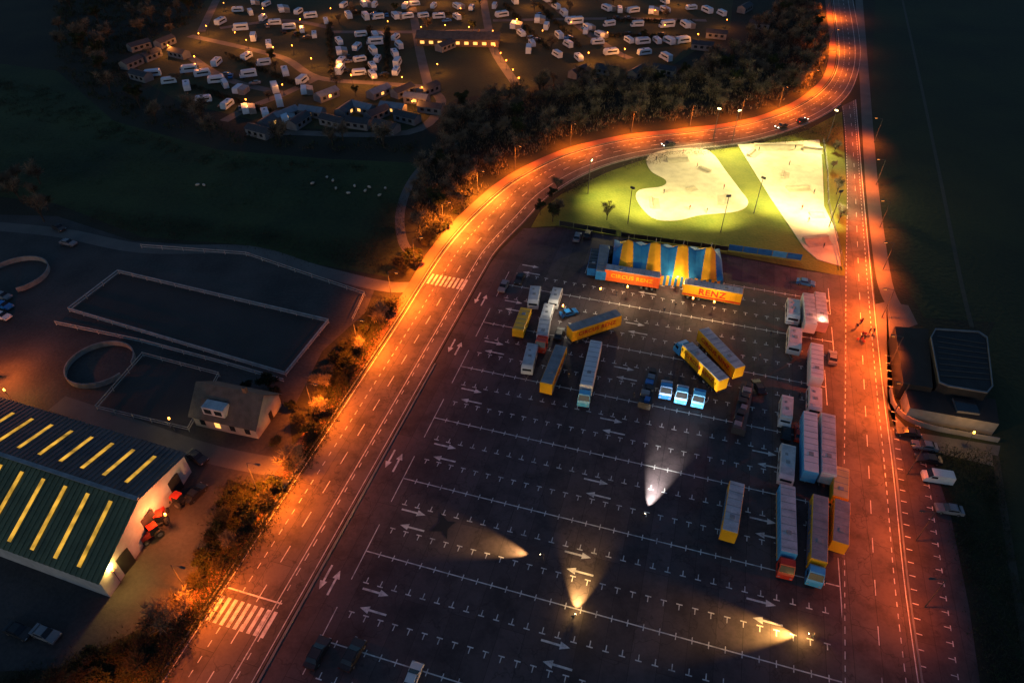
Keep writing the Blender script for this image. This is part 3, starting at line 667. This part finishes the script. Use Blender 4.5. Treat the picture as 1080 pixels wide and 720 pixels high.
# ---------------------------------------------------------------- skate park
pad1=cat_(PP([(683,166),(705,158),(738,157),(752,163),(765,180),(780,200),(789,214),(778,223),(740,227),(712,233),(688,230),(672,212),(674,201),(698,197),(702,190),(686,180)]),5,True)
b=MB(); b.prism(pad1,.0,.16); ob('skate_park_surface',b.mesh('skate_park_surface',[M_conc]),label='floodlit pale concrete skate pad',cat='skate park',kind='structure')
pad2=PP([(778,153),(864,148),(867,170),(869,218),(883,247),(887,281),(862,274),(848,262),(812,208)])
b=MB(); b.prism(pad2,.0,.16); ob('skate_park_surface',b.mesh('skate_park_surface',[M_conc]),label='floodlit pale wedge-shaped concrete skate pad',cat='skate park',kind='structure')
M_c2=mat('grey_concrete',(.44,.39,.29),(.31,.28,.21),scale=.5)
def ramp(u,v,rz,l,w,h,label,flip=False):
    c=P(u,v); b=MB(); pr=[(-l/2,0)]
    for i in range(7):
        t=i/6*math.pi/2; pr.append((-l/2+(l*.7)*math.sin(t),h*(1-math.cos(t))))
    pr+=[(l/2,h),(l/2,0)]
    b.prof(pr,-w/2,w/2,0); root=ob('skate_ramp',None,loc=(c.x,c.y,.17),rot=(0,0,rz),label=label,cat='skate ramp',group='skate ramps on the concrete pads')
    ob('ramp',b.mesh('ramp',[M_c2]),root); b=MB(); b.cyl((-w/2,l*.2,h),(w/2,l*.2,h),.04,.04,6); ob('coping',b.mesh('coping',[M_met]),root)
for a in ((822,157,0,4,16,.9),(857,160,-.2,3.5,6,1.0),(795,163,.9,3,5,.7),(842,200,.1,3,7,.5),(862,256,.2,4,7,1.0),(862,228,0,3,4,.5),(828,185,1.2,2.5,4,.4),(715,170,.2,3,7,.6),(762,212,-1.8,3,6,.6),(690,215,1.5,3,6,.6),(730,200,.5,2.5,3,.35),(742,180,-.8,2.5,4,.5)):
    ramp(*a,'concrete skate ramp with steel coping')
# ---------------------------------------------------------------- people
def person_mesh(kind=0):
    V=[(0,0,.95),(0,0,1.15),(0,0,1.38),(0,.01,1.5),(0,.02,1.62),(0,.02,1.74),
       (.19,0,1.40),(.27,.02,1.14),(.28,.12,.92),(.28,.16,.84),(-.19,0,1.40),(-.27,-.02,1.14),(-.28,-.02,.9),(-.28,0,.8),
       (.10,0,.90),(.12,.08,.5),(.12,.0,.08),(.12,.16,.04),(-.10,0,.90),(-.12,.02,.5),(-.12,-.16,.10),(-.12,-.02,.04)]
    if kind==1: V[7]=(.27,.04,1.12);V[8]=(.26,.26,.96);V[9]=(.25,.34,.92)
    Ed=[(0,1),(1,2),(2,3),(3,4),(4,5),(2,6),(6,7),(7,8),(8,9),(2,10),(10,11),(11,12),(12,13),(0,14),(14,15),(15,16),(16,17),(0,18),(18,19),(19,20),(20,21)]
    Rr=[.15,.14,.16,.06,.10,.085,.075,.055,.04,.045,.075,.055,.04,.045,.1,.07,.045,.04,.1,.07,.045,.04]
    me=bpy.data.meshes.new('p'); me.from_pydata(V,Ed,[]); o=bpy.data.objects.new('p',me); col.objects.link(o)
    m=o.modifiers.new('s','SKIN'); sv=me.skin_vertices[0].data
    for i,r in enumerate(Rr): sv[i].radius=(r,r*.8)
    sv[0].use_root=True
    ms=o.modifiers.new('u','SUBSURF'); ms.levels=1
    dg=bpy.context.evaluated_depsgraph_get(); r=bpy.data.meshes.new_from_object(o.evaluated_get(dg)); bpy.data.objects.remove(o)
    r.name='person'; return r
def dress(me,jk):
    me.materials.clear()
    for m in (M_jean,jk,M_skin,M_hair,M_dark): me.materials.append(m)
    for p in me.polygons:
        z=p.center.z; x=abs(p.center.x)
        p.material_index=4 if z<.09 else 0 if (z<.93 and x<.22) else 3 if z>1.72 or (z>1.62 and p.center.y<0) else 2 if (z>1.48 or (x>.2 and z<.88)) else 1
        p.use_smooth=True
    return me
PM=[dress(person_mesh(0),M_jkt),dress(person_mesh(0),M_rjk),dress(person_mesh(1),M_jkt)]
def person(p,rz,k,label,group=None,z=.05):
    return ob('person',PM[k],loc=(p.x,p.y,z),rot=(0,0,rz),label=label,cat='person',group=group)
for u,v in ((692,170),(720,163),(727,222),(745,225),(763,200),(700,205),(735,177),(800,160),(838,158),(845,222),(852,235),(832,175),(858,205),(868,262)):
    person(P(u,v),U(0,6),random.choice((0,1)),'person in dark clothes standing on the skate pad','people at the skate park',.18)
for i in range(13):
    person(P(U(898,922),U(340,364)),U(0,6),random.choice((0,1)),'person in dark coat in the group on the road','people gathered on the road')
for u,v in ((650,312),(712,325),(700,330),(668,420),(745,425),(800,380),(600,400),(812,355),(842,420)): person(P(u,v),U(0,6),0,'circus worker in dark clothes between vehicles','circus workers')
def sheep():
    root=ob('sheep',None,link=False,cat='sheep')
    me=bpy.data.meshes.new('b'); bm=bmesh.new(); bmesh.ops.create_icosphere(bm,subdivisions=2,radius=1)
    for v in bm.verts:
        v.co=Vector((v.co.x*.32,v.co.y*.6,v.co.z*.33+.62))+v.co*.03*math.sin(v.co.x*30)
    bm.to_mesh(me);bm.free(); me.materials.append(M_wool); ob('body',me,root,link=False)
    b=MB(); b.cyl((0,.5,.72),(0,.85,.55),.14,.09,8); b.cyl((-.16,.62,.72),(.16,.62,.72),.04,.04,5); ob('head',b.mesh('head',[M_dark]),root,link=False)
    for s in (-1,1):
        for y in (-.35,.35):
            b=MB(); b.cyl((s*.16,y,.45),(s*.15,y+.03,0),.06,.035,6); ob('leg',b.mesh('leg',[M_dark]),root,link=False)
    return root
T_sh=sheep()
for u,v in ((208,195),(215,198),(345,190),(352,194),(375,198),(383,203),(392,201),(398,208),(366,206),(330,196),(404,199),(357,201)):
    spawn(T_sh,P(u+U(-3,3),v+U(-2,2)),U(0,6),1.15,'woolly sheep grazing in the dusk field','sheep in the field')
# ---------------------------------------------------------------- caravan park
def mini(kind):
    b=MB()
    if kind=='c':
        y=3;W=1.15
        b.prof([(-y,.5),(-y-.05,1.3),(-y+.15,2.3),(-y+.55,2.6),(y-.7,2.6),(y-.2,2.2),(y,1.3),(y-.1,.5)],-W,W,0,.08,2.4)
        b.box((0,0,.35),(1.8,.7,.6),2); b.box((0,.5,2.65),(.7,.7,.1),1)
        for s in (-1,1): b.box((s*(W+.01),-.2,1.7),(.03,4,.55),1)
        b.box((0,3.4,.5),(.15,1.2,.12),2)
    if kind=='a':
        y=3;W=1.15
        b.prof([(-y,.5),(-y-.05,1.3),(-y+.15,2.3),(-y+.55,2.6),(y-.7,2.6),(y-.2,2.2),(y,1.3),(y-.1,.5)],-W,W,0,.08,2.4)
        b.face([(W,-2.6,2.5),(W,2.4,2.5),(W+2.4,2.4,1.9),(W+2.4,-2.6,1.9)],3); b.face([(W+2.4,-2.6,0),(W+2.4,2.4,0),(W+2.4,2.4,1.9),(W+2.4,-2.6,1.9)],3)
        for s in (-2.6,2.4): b.face([(W,s,0),(W+2.4,s,0),(W+2.4,s,1.9),(W,s,2.5)],3)
        b.box((-W-.01,-.2,1.7),(.03,4,.55),1); b.box((0,0,.35),(1.8,.7,.6),2)
    if kind=='m':
        b.prof([(-3.3,.5),(-3.3,2.8),(-3.1,3),(1.9,3),(2.5,2.75),(2.4,2.1),(3.1,1.35),(3.3,1.2),(3.3,.5)],-1.1,1.1,0,.05,2.5)
        for s in (-1,1): b.box((s*1.11,-.5,1.9),(.03,4,.55),1); b.box((s*.95,2,.35),(.2,.7,.7),2); b.box((s*.95,-2,.35),(.2,.7,.7),2)
        b.box((0,2.95,1.75),(1.9,.3,.5),1)
    return b.mesh('caravan',[mat('pale_blue_white_shell',(.50,.62,.74),(.40,.51,.62),rough=.4),M_gls,M_rub,M_grey])
mm={k:mini(k) for k in 'cam'}
rows=[(250,12,330,40,7),(268,4,345,24,6),(198,76,255,98,5),(230,68,292,97,5),(218,108,300,130,5),(262,62,320,88,4),(160,82,200,95,3),
(362,38,358,78,5),(380,38,378,80,4),(397,40,396,82,6),(420,42,418,78,5),(365,8,430,10,5),(370,20,480,20,8),(440,6,500,12,4),
(520,10,562,48,5),(545,5,600,50,6),(575,3,630,40,6),(602,25,645,58,4),(560,56,610,64,3),(640,12,700,14,5),(640,28,720,30,6),(660,46,722,46,5),(700,5,760,18,5),(680,58,704,64,2),(235,26,300,58,5),(300,-12,760,-14,20),(320,98,296,112,2)]
for (u0,v0,u1,v1,n) in rows:
    for i in range(n):
        if R()<.06: continue
        t=i/max(1,n-1); c=P(u0+(u1-u0)*t+U(-3,3),v0+(v1-v0)*t+U(-1.2,1.2))
        k=random.choice('ccam'); sc_=U(.88,1.12)
        o=ob('caravan' if k!='m' else 'motorhome',mm[k],loc=(c.x,c.y,.03),rot=(0,0,random.choice((.35,1.9,.35,-.2))+U(-.15,.15)),label={'c':'white touring caravan on a grass pitch','a':'white caravan with grey awning on a grass pitch','m':'white motorhome on a grass pitch'}[k],cat='caravan' if k!='m' else 'motorhome',group='caravans in the holiday park')
        o.scale=(sc_,sc_,sc_)
def chalet_t(m,ln=9,w=4.2):
    root=ob('holiday_chalet',None,link=False,cat='chalet'); b=MB(); x=ln/2;y=w/2
    for s in (-1,1):
        b.face([(-x,s*y,0),(x,s*y,0),(x,s*y,2.5),(-x,s*y,2.5)]); b.face([(s*x,-y,0),(s*x,y,0),(s*x,y,2.5),(s*x,0,3.5),(s*x,-y,2.5)])
    ob('wall',b.mesh('wall',[mat('chalet_cladding',(.18,.19,.21))]),root,link=False)
    b=MB()
    for s in (-1,1): b.face([(-x-.3,s*(y+.3),2.42),(x+.3,s*(y+.3),2.42),(x+.3,0,3.62),(-x-.3,0,3.62)])
    ob('roof',b.mesh('roof',[m]),root,link=False)
    for i in (-1,0,1):
        b=MB(); b.box((i*2.6,-y-.03,1.4),(1.3,.06,1)); ob('window',b.mesh('window',[M_win if ((m==M_chal and i>=0) or (i==0 and m.name.startswith('pale'))) else M_gls]),root,link=False)
    return root
CH=[chalet_t(M_chal),chalet_t(mat('pale_chalet_roof',(.18,.22,.28))),chalet_t(mat('dark_chalet_roof',(.045,.05,.06)))]
for u,v,k in ((148,52,2),(160,62,2),(140,70,2),(150,84,2),(175,48,2),(190,60,2),(286,132,0),(302,125,1),(316,132,2),(330,122,1),(345,104,1),(352,132,2),(366,120,0),(383,118,1),(400,101,1),(398,124,2),(415,118,1),(430,128,2),(440,108,1),(452,98,2),(378,134,2),(408,138,2),(425,100,2),(455,118,2),(275,143,2),(640,78,2),(672,80,2),(700,78,2),(470,52,2),(610,80,2),(740,52,2),(755,40,2),(800,30,2),(785,12,2)):
    spawn(CH[k],P(u,v),random.choice((-.3,1.2,.9,-.5)),1,['dark blue-grey roofed holiday chalet','pale-roofed static holiday home beside a lane','dark-roofed holiday chalet on grass'][k],'chalets in the holiday park')
hd=P(525,44)-P(445,42); c=P(484,46)
rt,_=house((c.x,c.y,0),math.atan2(hd.y,hd.x),36,9,3.2,5,'long low reception building with glowing frontage',M_brick,M_tile,False,0); rt['category']='building'
for i in range(9):
    b=MB(); b.box((-15.5+i*3.9,-4.62,1.6),(1.8,.1,1.2)); ob('window',b.mesh('window',[M_win]),rt)
for i,px in enumerate(([(200,38),(255,50),(300,62),(335,82),(400,88),(452,92)],[(452,92),(442,50),(434,0),(430,-40)],[(335,82),(300,99),(262,114),(236,128)],[(505,-30),(515,30),(522,55),(545,90)],[(555,-20),(600,20),(645,52),(665,62)],[(350,34),(440,34),(520,32)],[(238,-20),(212,34)],[(520,22),(640,20),(745,22)],[(232,30),(300,22),(350,30)],[(452,92),(465,110),(430,140),(300,140)],[(200,60),(240,84),(300,99)])):
    pathpx('lane',px,3.8,.030+i*.004,M_parkroad,'pale gravel lane through the caravan park','lane')
# ---------------------------------------------------------------- trees
def tree_tpl(seed,h,r,evg=False,dn=1.0,name='bare_tree',mats=None):
    rnd=random.Random(seed); root=ob(name,None,link=False,cat='tree')
    b=MB(); b.cyl((0,0,-.1),(0,0,h*.45),r*.07,r*.045,7); tips=[]
    for i in range(11):
        a=rnd.uniform(0,6.28); z0=h*rnd.uniform(.22,.48); rr_=r*rnd.uniform(.35,.85); z1=h*rnd.uniform(.5,.92)
        m=(math.cos(a)*rr_*.5,math.sin(a)*rr_*.5,(z0+z1)/2+h*.03); e=(math.cos(a)*rr_,math.sin(a)*rr_,z1)
        b.cyl((0,0,z0),m,r*.035,r*.022,5,cap=False); b.cyl(m,e,r*.022,r*.008,5,cap=False); tips.append(Vector(e)); tips.append(Vector(m)+Vector((0,0,h*.12)))
    ob('trunk',b.mesh('trunk',[M_bark]),root,link=False)
    b=MB()
    for ti,t in enumerate(tips):
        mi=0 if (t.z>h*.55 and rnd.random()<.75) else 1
        cr=r*rnd.uniform(.22,.42)
        for k in range(int(75*dn)):
            d=Vector((rnd.gauss(0,1),rnd.gauss(0,1),rnd.gauss(.3,.9))).normalized()
            p=t+d*cr*rnd.uniform(.1,1); q_=p+(d+Vector((rnd.uniform(-.6,.6),rnd.uniform(-.6,.6),.3)))*(rnd.uniform(.5,1.1) if not evg else .35)
            s=d.cross(Vector((rnd.uniform(-1,1),rnd.uniform(-1,1),rnd.uniform(-1,1)))).normalized()*(rnd.uniform(.035,.08) if not evg else rnd.uniform(.12,.26))
            b.face([p-s,p+s,q_],mi)
    me=bpy.data.meshes.new('crown'); me.from_pydata(b.v,[],b.f); me.polygons.foreach_set('material_index',b.m)
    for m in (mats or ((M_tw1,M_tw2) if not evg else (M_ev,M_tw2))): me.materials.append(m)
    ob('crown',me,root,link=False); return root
TT=[tree_tpl(1,8.5,3.2),tree_tpl(2,7,3.0),tree_tpl(3,9.5,3.4),tree_tpl(4,6,2.6),tree_tpl(5,7.5,2.8,True,1.1,'evergreen_tree')]
SH=[tree_tpl(8,2.6,1.9,True,.7,'shrub',(M_ev,M_sh)),tree_tpl(9,2.4,1.7,False,.8,'shrub',(M_sh,M_ev))]
for s in SH: s['category']='shrub'
def inside(p,poly):
    c=False;n=len(poly);j=n-1
    for i in range(n):
        a=poly[i];b_=poly[j]
        if (a.y>p.y)!=(b_.y>p.y) and p.x<(b_.x-a.x)*(p.y-a.y)/(b_.y-a.y)+a.x: c=not c
        j=i
    return c
def scatter(px,n,mind,pts=None):
    poly=PP(px); xs=[p.x for p in poly];ys=[p.y for p in poly]; out=[]; tr=0
    while len(out)<n and tr<n*60:
        tr+=1; p=Vector((U(min(xs),max(xs)),U(min(ys),max(ys)),0))
        if inside(p,poly) and all((p-o_).length>mind for o_ in out): out.append(p)
    return out
W1=[(455,165),(478,115),(560,98),(640,86),(700,84),(770,60),(800,30),(850,-20),(862,10),(866,78),(845,97),(795,117),(720,126),(655,132),(598,146),(540,172),(495,212),(468,245),(447,262),(438,240),(440,200)]
W2=[(60,-20),(235,-30),(205,22),(165,42),(130,60),(138,98),(190,118),(270,146),(350,148),(440,148),(445,166),(350,160),(230,150),(120,122),(60,70)]
def plant(pts,tset,label,group,s0=.8,s1=1.25):
    for p in pts:
        t=random.choice(tset); spawn(t,(p.x,p.y,0),U(0,6.28),U(s0,s1),label,group)
plant(scatter(W1,165,4.0),TT[:4]*3+TT[4:],'bare brown winter tree in the belt by the road','trees between road and caravan park',.75,1.15)
plant(scatter(W2,60,4.5),TT,'dark bare tree on the edge of the caravan park','trees round the caravan park')
plant(scatter([(150,0),(760,0),(700,75),(480,105),(300,135),(150,80)],30,9),TT,'dark tree between caravan pitches','trees in the caravan park',.5,.85)
plant(scatter([(-30,175),(90,200),(60,235),(-30,228)],12,4),TT,'dark tree beside the stable lane','trees by the stables',.7,1)
plant(scatter([(560,215),(600,195),(600,232),(575,236)],5,3.5),TT[3:],'small tree beside the skate park','trees by the skate park',.5,.8)
plant([P(878,178),P(882,205),P(884,235),P(880,160),P(640,232)],TT[1:4],'small bare tree beside the straight road','trees by the skate park',.4,.6)
plant(scatter([(400,325),(415,325),(322,470),(240,590),(180,660),(145,720),(20,720),(60,705),(195,650),(240,515),(310,505),(345,390)],64,2.8),SH*3+[TT[3]],'scrubby dark shrub on the rough verge','shrubs on the road verge',.5,1.0)
plant(scatter([(440,262),(462,240),(490,218),(432,292),(405,296)],14,2.4),SH,'scrubby shrub beside the bend','shrubs on the road verge',.6,1.1)
plant(scatter([(230,400),(300,410),(320,450),(280,480),(300,440)],6,3),SH,'garden shrub beside the house','shrubs by the house',.7,1.2)
def under(name,px,n,hh,label,mats,wd=.09,cl=2.0):
    b=MB(); poly=PP(px)
    xs=[p.x for p in poly];ys=[p.y for p in poly]; c=0
    while c<n:
        p=Vector((U(min(xs),max(xs)),U(min(ys),max(ys)),0))
        if not inside(p,poly): continue
        for k in range(26):
            q0=p+Vector((random.gauss(0,cl*.5),random.gauss(0,cl*.5),U(0,hh*.5))); q1=q0+Vector((U(-.5,.5),U(-.5,.5),U(.3,hh*.6))); s=Vector((U(-1,1),U(-1,1),0)).normalized()*U(wd*.5,wd*1.6)
            b.face([q0-s,q0+s,q1],0 if R()<.4 else 1)
        c+=1
    me=bpy.data.meshes.new(name); me.from_pydata(b.v,[],b.f); me.polygons.foreach_set('material_index',b.m)
    for m in mats: me.materials.append(m)
    ob(name,me,label=label,cat='undergrowth' if name!='hedge' else 'hedge',kind='stuff')
under('undergrowth',W1,1700,2.2,'brown leafless undergrowth beneath the tree belt',(M_tw1,M_tw2),.14)
under('undergrowth',W2,900,2.0,'dark undergrowth round the caravan park',(M_tw2,M_ev),.14)
under('rough_grass',[(402,318),(422,316),(322,490),(242,612),(180,700),(160,730),(-20,730),(60,705),(195,650),(240,515),(310,505),(345,390)],1500,.8,'rough dark grass and weeds on the verge',(M_sh,M_ev),.07)
under('rough_grass',[(560,215),(640,182),(760,158),(885,125),(890,150),(760,152),(680,165),(610,200)],250,.5,'rough grass along the inside of the bend',(M_tw1,M_ev),.06)
under('rough_grass',[(985,470),(1050,480),(1100,760),(1055,760),(1020,600)],400,.6,'rough grass beside the bays',(M_tw2,M_ev),.06)
under('rough_grass',[(-20,80),(60,95),(130,135),(240,165),(350,172),(400,172),(400,182),(240,180),(120,150),(-20,110)],300,.7,'dark tussocky grass along the field edge',(M_tw2,M_ev),.09)
under('rough_grass',[(60,215),(150,248),(255,255),(330,274),(410,288),(420,240),(425,210),(405,212),(395,255),(330,252),(250,238),(150,228)],420,.5,'dark tussocks at the low side of the field',(M_ev,M_tw2),.07,3.5)
under('rough_grass',[(-20,120),(120,160),(240,190),(320,185),(400,190),(380,230),(240,225),(100,200),(-20,180)],260,.4,'scattered dark tufts in the grazing field',(M_ev,M_field),.07,4)
for hp in ([(345,25),(349,25),(353,80),(349,80)],[(388,30),(390,30),(388,84),(386,84)],[(408,30),(410,30),(409,84),(407,84)],[(530,5),(534,5),(580,54),(575,54)],[(565,5),(569,5),(615,52),(610,52)],[(640,21.5),(730,23.5),(730,25),(640,23)],[(640,38),(725,39),(725,41),(640,40)],[(240,58),(320,92),(318,94),(238,60)],[(205,92),(300,122),(298,124),(203,94)],[(365,13.5),(490,15),(490,17),(365,15.5)]):
    under('hedge',hp,70,1.8,'dark clipped hedge between caravan pitches',(M_ev,M_tw2),.14,1.2)
pathpx('ditch',[(945,-30),(965,60),(990,180),(1012,290),(1025,345)],1.0,.03,mat('ditch_reeds',(.05,.042,.025),(.03,.026,.016)),'narrow reedy ditch across the dark field','ditch')
pathpx('ditch',[(1050,480),(1062,560),(1085,700)],1.2,.03,MATS['ditch_reeds'],'narrow ditch beside the bays','ditch')
# ---------------------------------------------------------------- lamps
def light(kind,loc,power,color,parent=None,size=.25,target=None,ang=60,blend=.6,name='lamp_light'):
    l=bpy.data.lights.new(name,kind); l.energy=power; l.color=color
    if kind!='SUN': l.shadow_soft_size=size
    o=bpy.data.objects.new(name,l); o.location=loc; col.objects.link(o)
    if kind=='SPOT': l.spot_size=math.radians(ang); l.spot_blend=blend
    if target is not None:
        d=Vector(target)-Vector(loc); o.rotation_euler=d.to_track_quat('-Z','Y').to_euler()
    if parent: o.parent=parent
    return o
ORG=(1,.175,.008)
mast=MB(); mast.cyl((0,0,0),(0,0,8),.11,.06,8); mast=mast.mesh('mast',[M_mast])
arm=MB(); arm.cyl((0,0,8),(0,1.9,8.35),.05,.04,6); arm=arm.mesh('arm',[M_mast])
headm=MB(); headm.box((0,2.2,8.38),(.34,.9,.16),0,0,.04); headm=headm.mesh('lamp_head',[M_mast])
lens=MB(); lens.box((0,2.2,8.27),(.26,.7,.06)); lens=lens.mesh('lens',[M_lampo])
def street_lamp(p,toward,power,colr=ORG,aim=5.5):
    d=toward-p; rz=math.atan2(d.y,d.x)-math.pi/2
    root=ob('street_lamp',None,loc=(p.x,p.y,0),rot=(0,0,rz),label='tall steel street lamp glowing orange beside the road',cat='street lamp',group='orange street lamps')
    ob('mast',mast,root); ob('arm',arm,root); hh=ob('lamp_head',headm,root); ob('lens',lens,hh)
    if power>0: light('SPOT',(0,2.2,8.15),power,colr,root,.3,target=(0,aim,0),ang=156,blend=1)
PW=30000
for e2,pw in ((-2,.5),(18,.8),(38,1.0),(58,1.6),(78,1.3),(98,1.9),(116,2.4)):
    street_lamp(L(-64.2,e2),L(-50,e2),PW*pw,aim=3.6)
for idx,pw in ((168,2.2),(195,4.4),(222,3.2),(246,1.8),(275,1.6),(305,1.6),(335,1.8),(362,1.5),(390,1.9),(420,2.0),(450,1.6),(478,2.0),(500,2.0),(520,1.8)):
    street_lamp(off(idx,-4.8),RS[idx],PW*pw*.85,aim=2.6,colr=(1,.21,.015) if idx in (195,222) else ORG)
for u,v,pw in ((922,150,.8),(924,195,1.0),(928,240,1.2),(931,285,1.7),(930,335,1.9),(938,385,1.4),(943,435,.9),(957,500,.45),(966,570,.32),(975,640,.26)):
    p=P(u,v); street_lamp(p,P(u-30,v),PW*pw*.85,(1,.14,.012),aim=6)
fm=MB(); fm.cyl((0,0,0),(0,0,11),.14,.08,8); fm=fm.mesh('mast',[M_mast]); fh=MB(); fh.box((0,.2,11),(1.3,.3,.6),0,0,.05); fh=fh.mesh('flood_housing',[M_mast]); fl=MB(); fl.box((0,.36,10.95),(1.1,.04,.45)); fl=fl.mesh('lens',[M_lampw])
YEL=(1,.80,.30)
for (u,v,tu,tv,pw) in ((752,148,735,190,1),(662,236,712,200,1),(795,225,835,200,1),(760,245,735,205,.9),(874,240,850,220,.9),(872,150,825,180,1),(772,150,815,185,.9),(620,205,660,215,.7)):
    p=P(u,v); t=P(tu,tv); d=t-p; root=ob('floodlight_mast',None,loc=(p.x,p.y,0),rot=(0,0,math.atan2(d.y,d.x)-math.pi/2),label='tall floodlight mast beside the skate park',cat='floodlight',group='skate park floodlights')
    ob('mast',fm,root); h_=ob('flood_housing',fh,root); ob('lens',fl,h_)
    light('SPOT',(0,.5,10.8),56000*pw,YEL,root,.3,target=(0,d.length*.85,0),ang=130,blend=1)
pm=MB(); pm.cyl((0,0,0),(0,0,3.6),.06,.05,6); pm=pm.mesh('post',[M_mast]); pb=MB(); pb.cyl((0,0,3.6),(0,0,4.0),.22,.16,8); pb=pb.mesh('lamp_globe',[M_lampo])
def park_lamp(u,v,pw=500,c=(1,.28,.04),lab='short post lamp with orange globe on the park lane',grp='caravan park lamps'):
    p=P(u,v); root=ob('park_lamp',None,loc=(p.x,p.y,0),label=lab,cat='lamp',group=grp)
    ob('post',pm,root); ob('lamp_globe',pb,root); light('POINT',(0,0,4.4),pw,c,root,.2)
for u,v in ((238,12),(220,37),(279,18),(212,45),(250,44),(262,52),(350,18),(358,76),(372,90),(330,72),(446,103),(445,38),(470,36),(495,38),(520,42),(486,18),(501,2),(522,58),(528,66),(534,74),(541,84),(547,93),(545,30),(602,33),(658,62),(700,36),(716,6),(655,3),(765,30),(600,4),(436,118),(462,78),(310,58),(290,60),(395,92),(425,92),(208,70),(262,116),(300,100),(318,30),(410,32),(432,8),(385,6),(572,42),(640,44),(690,20),(735,46),(620,66),(350,112),(180,58),(465,4),(560,8)):
    park_lamp(u,v,U(1000,4200))
for u,v,pw,c in ((2,398,7500,(1,.18,.02)),(128,614,2000,(1,.6,.12)),(182,556,3600,(1,.22,.05)),(14,425,900,(1,.6,.1)),(1018,470,700,(1,.5,.15)),(185,455,250,(1,.7,.3)),(593,336,900,(1,.85,.6)),(632,318,500,(1,.8,.5)),(862,350,500,(1,.35,.2)),(728,328,700,(1,.7,.35)),(660,316,2000,(1,.65,.3)),(712,306,2000,(1,.65,.3)),(750,332,1600,(1,.6,.25))):  # the last few are added to brighten the tent and trailer signs
    park_lamp(u,v,pw,c,'short post lamp in yard and camp, some added as fill by the signs','yard and camp lamps')
tor=MB(); tor.cyl((0,0,0),(0,.25,0),.03,.05,8); tor=tor.mesh('torch_body',[M_dark]); tl=MB(); tl.cyl((0,.25,0),(0,.28,0),.09,.09,8); tl=tl.mesh('torch_lens',[emi('torch_lens_glow',(1,.8,.45),20)])
def torch(u,v,tu,tv,pw,c,ang,label,far=1.0,near=0):
    p=P(u,v); t=P(tu,tv); d=t-p; rz=math.atan2(d.y,d.x)-math.pi/2
    person(p,rz,2,label,'people with torches in the car park')
    dl=Matrix.Rotation(rz,4,'Z')@Vector((.25,.34,0)); lp=Vector((p.x+dl.x,p.y+dl.y,.97))
    root=ob('hand_torch',None,loc=lp,rot=(0,0,rz),label='lit hand torch held out by a person',cat='torch',group='lit torches'); ob('torch_body',tor,root); ob('torch_lens',tl,root)
    light('SPOT',(0,.35,0),pw,c,root,.05,target=(0,d.length*far,-.97),ang=ang,blend=1)
    if near: light('POINT',(0,.9,.3),near,c,root,.15)
torch(677,547,700,486,115000,(.95,.9,.85),36,'person in dark clothes shining a white torch along the bays')
torch(604,654,611,612,36000,(1,.58,.17),54,'person in dark clothes shining a warm torch across bays',near=250)
torch(573,590,508,574,44000,(1,.54,.18),40,'person in dark clothes shining a warm torch sideways')
torch(856,673,772,664,60000,(1,.50,.12),46,'person in dark clothes with a bright warm torch',near=500)
# ---------------------------------------------------------------- world, sun, camera
w=bpy.data.worlds.new('World'); sc.world=w; w.use_nodes=True; nt=w.node_tree
sky=nt.nodes.new('ShaderNodeTexSky'); sky.sky_type='NISHITA'; sky.sun_disc=False; sky.sun_elevation=math.radians(6.5); sky.sun_rotation=math.radians(200); sky.ozone_density=3.8; sky.dust_density=1.0
nt.links.new(sky.outputs[0],nt.nodes['Background'].inputs[0]); nt.nodes['Background'].inputs[1].default_value=.108
s=light('SUN',(0,0,200),.04,(.6,.7,1),name='sun'); s.data.angle=math.radians(20); s.rotation_euler=(math.radians(35),0,math.radians(200))
cam=bpy.data.cameras.new('camera'); co=bpy.data.objects.new('camera',cam); col.objects.link(co); cam.sensor_width=36; cam.lens=24; cam.clip_end=4000; cam.clip_start=.5
co.location=(0,0,HC); co.rotation_euler=(math.pi/2-PIT,0,0); sc.camera=co
sc.view_settings.view_transform='Standard'; sc.view_settings.look='None'; sc.view_settings.exposure=0
for o_ in list(bpy.data.objects):
    if not o_.users_collection: bpy.data.objects.remove(o_)
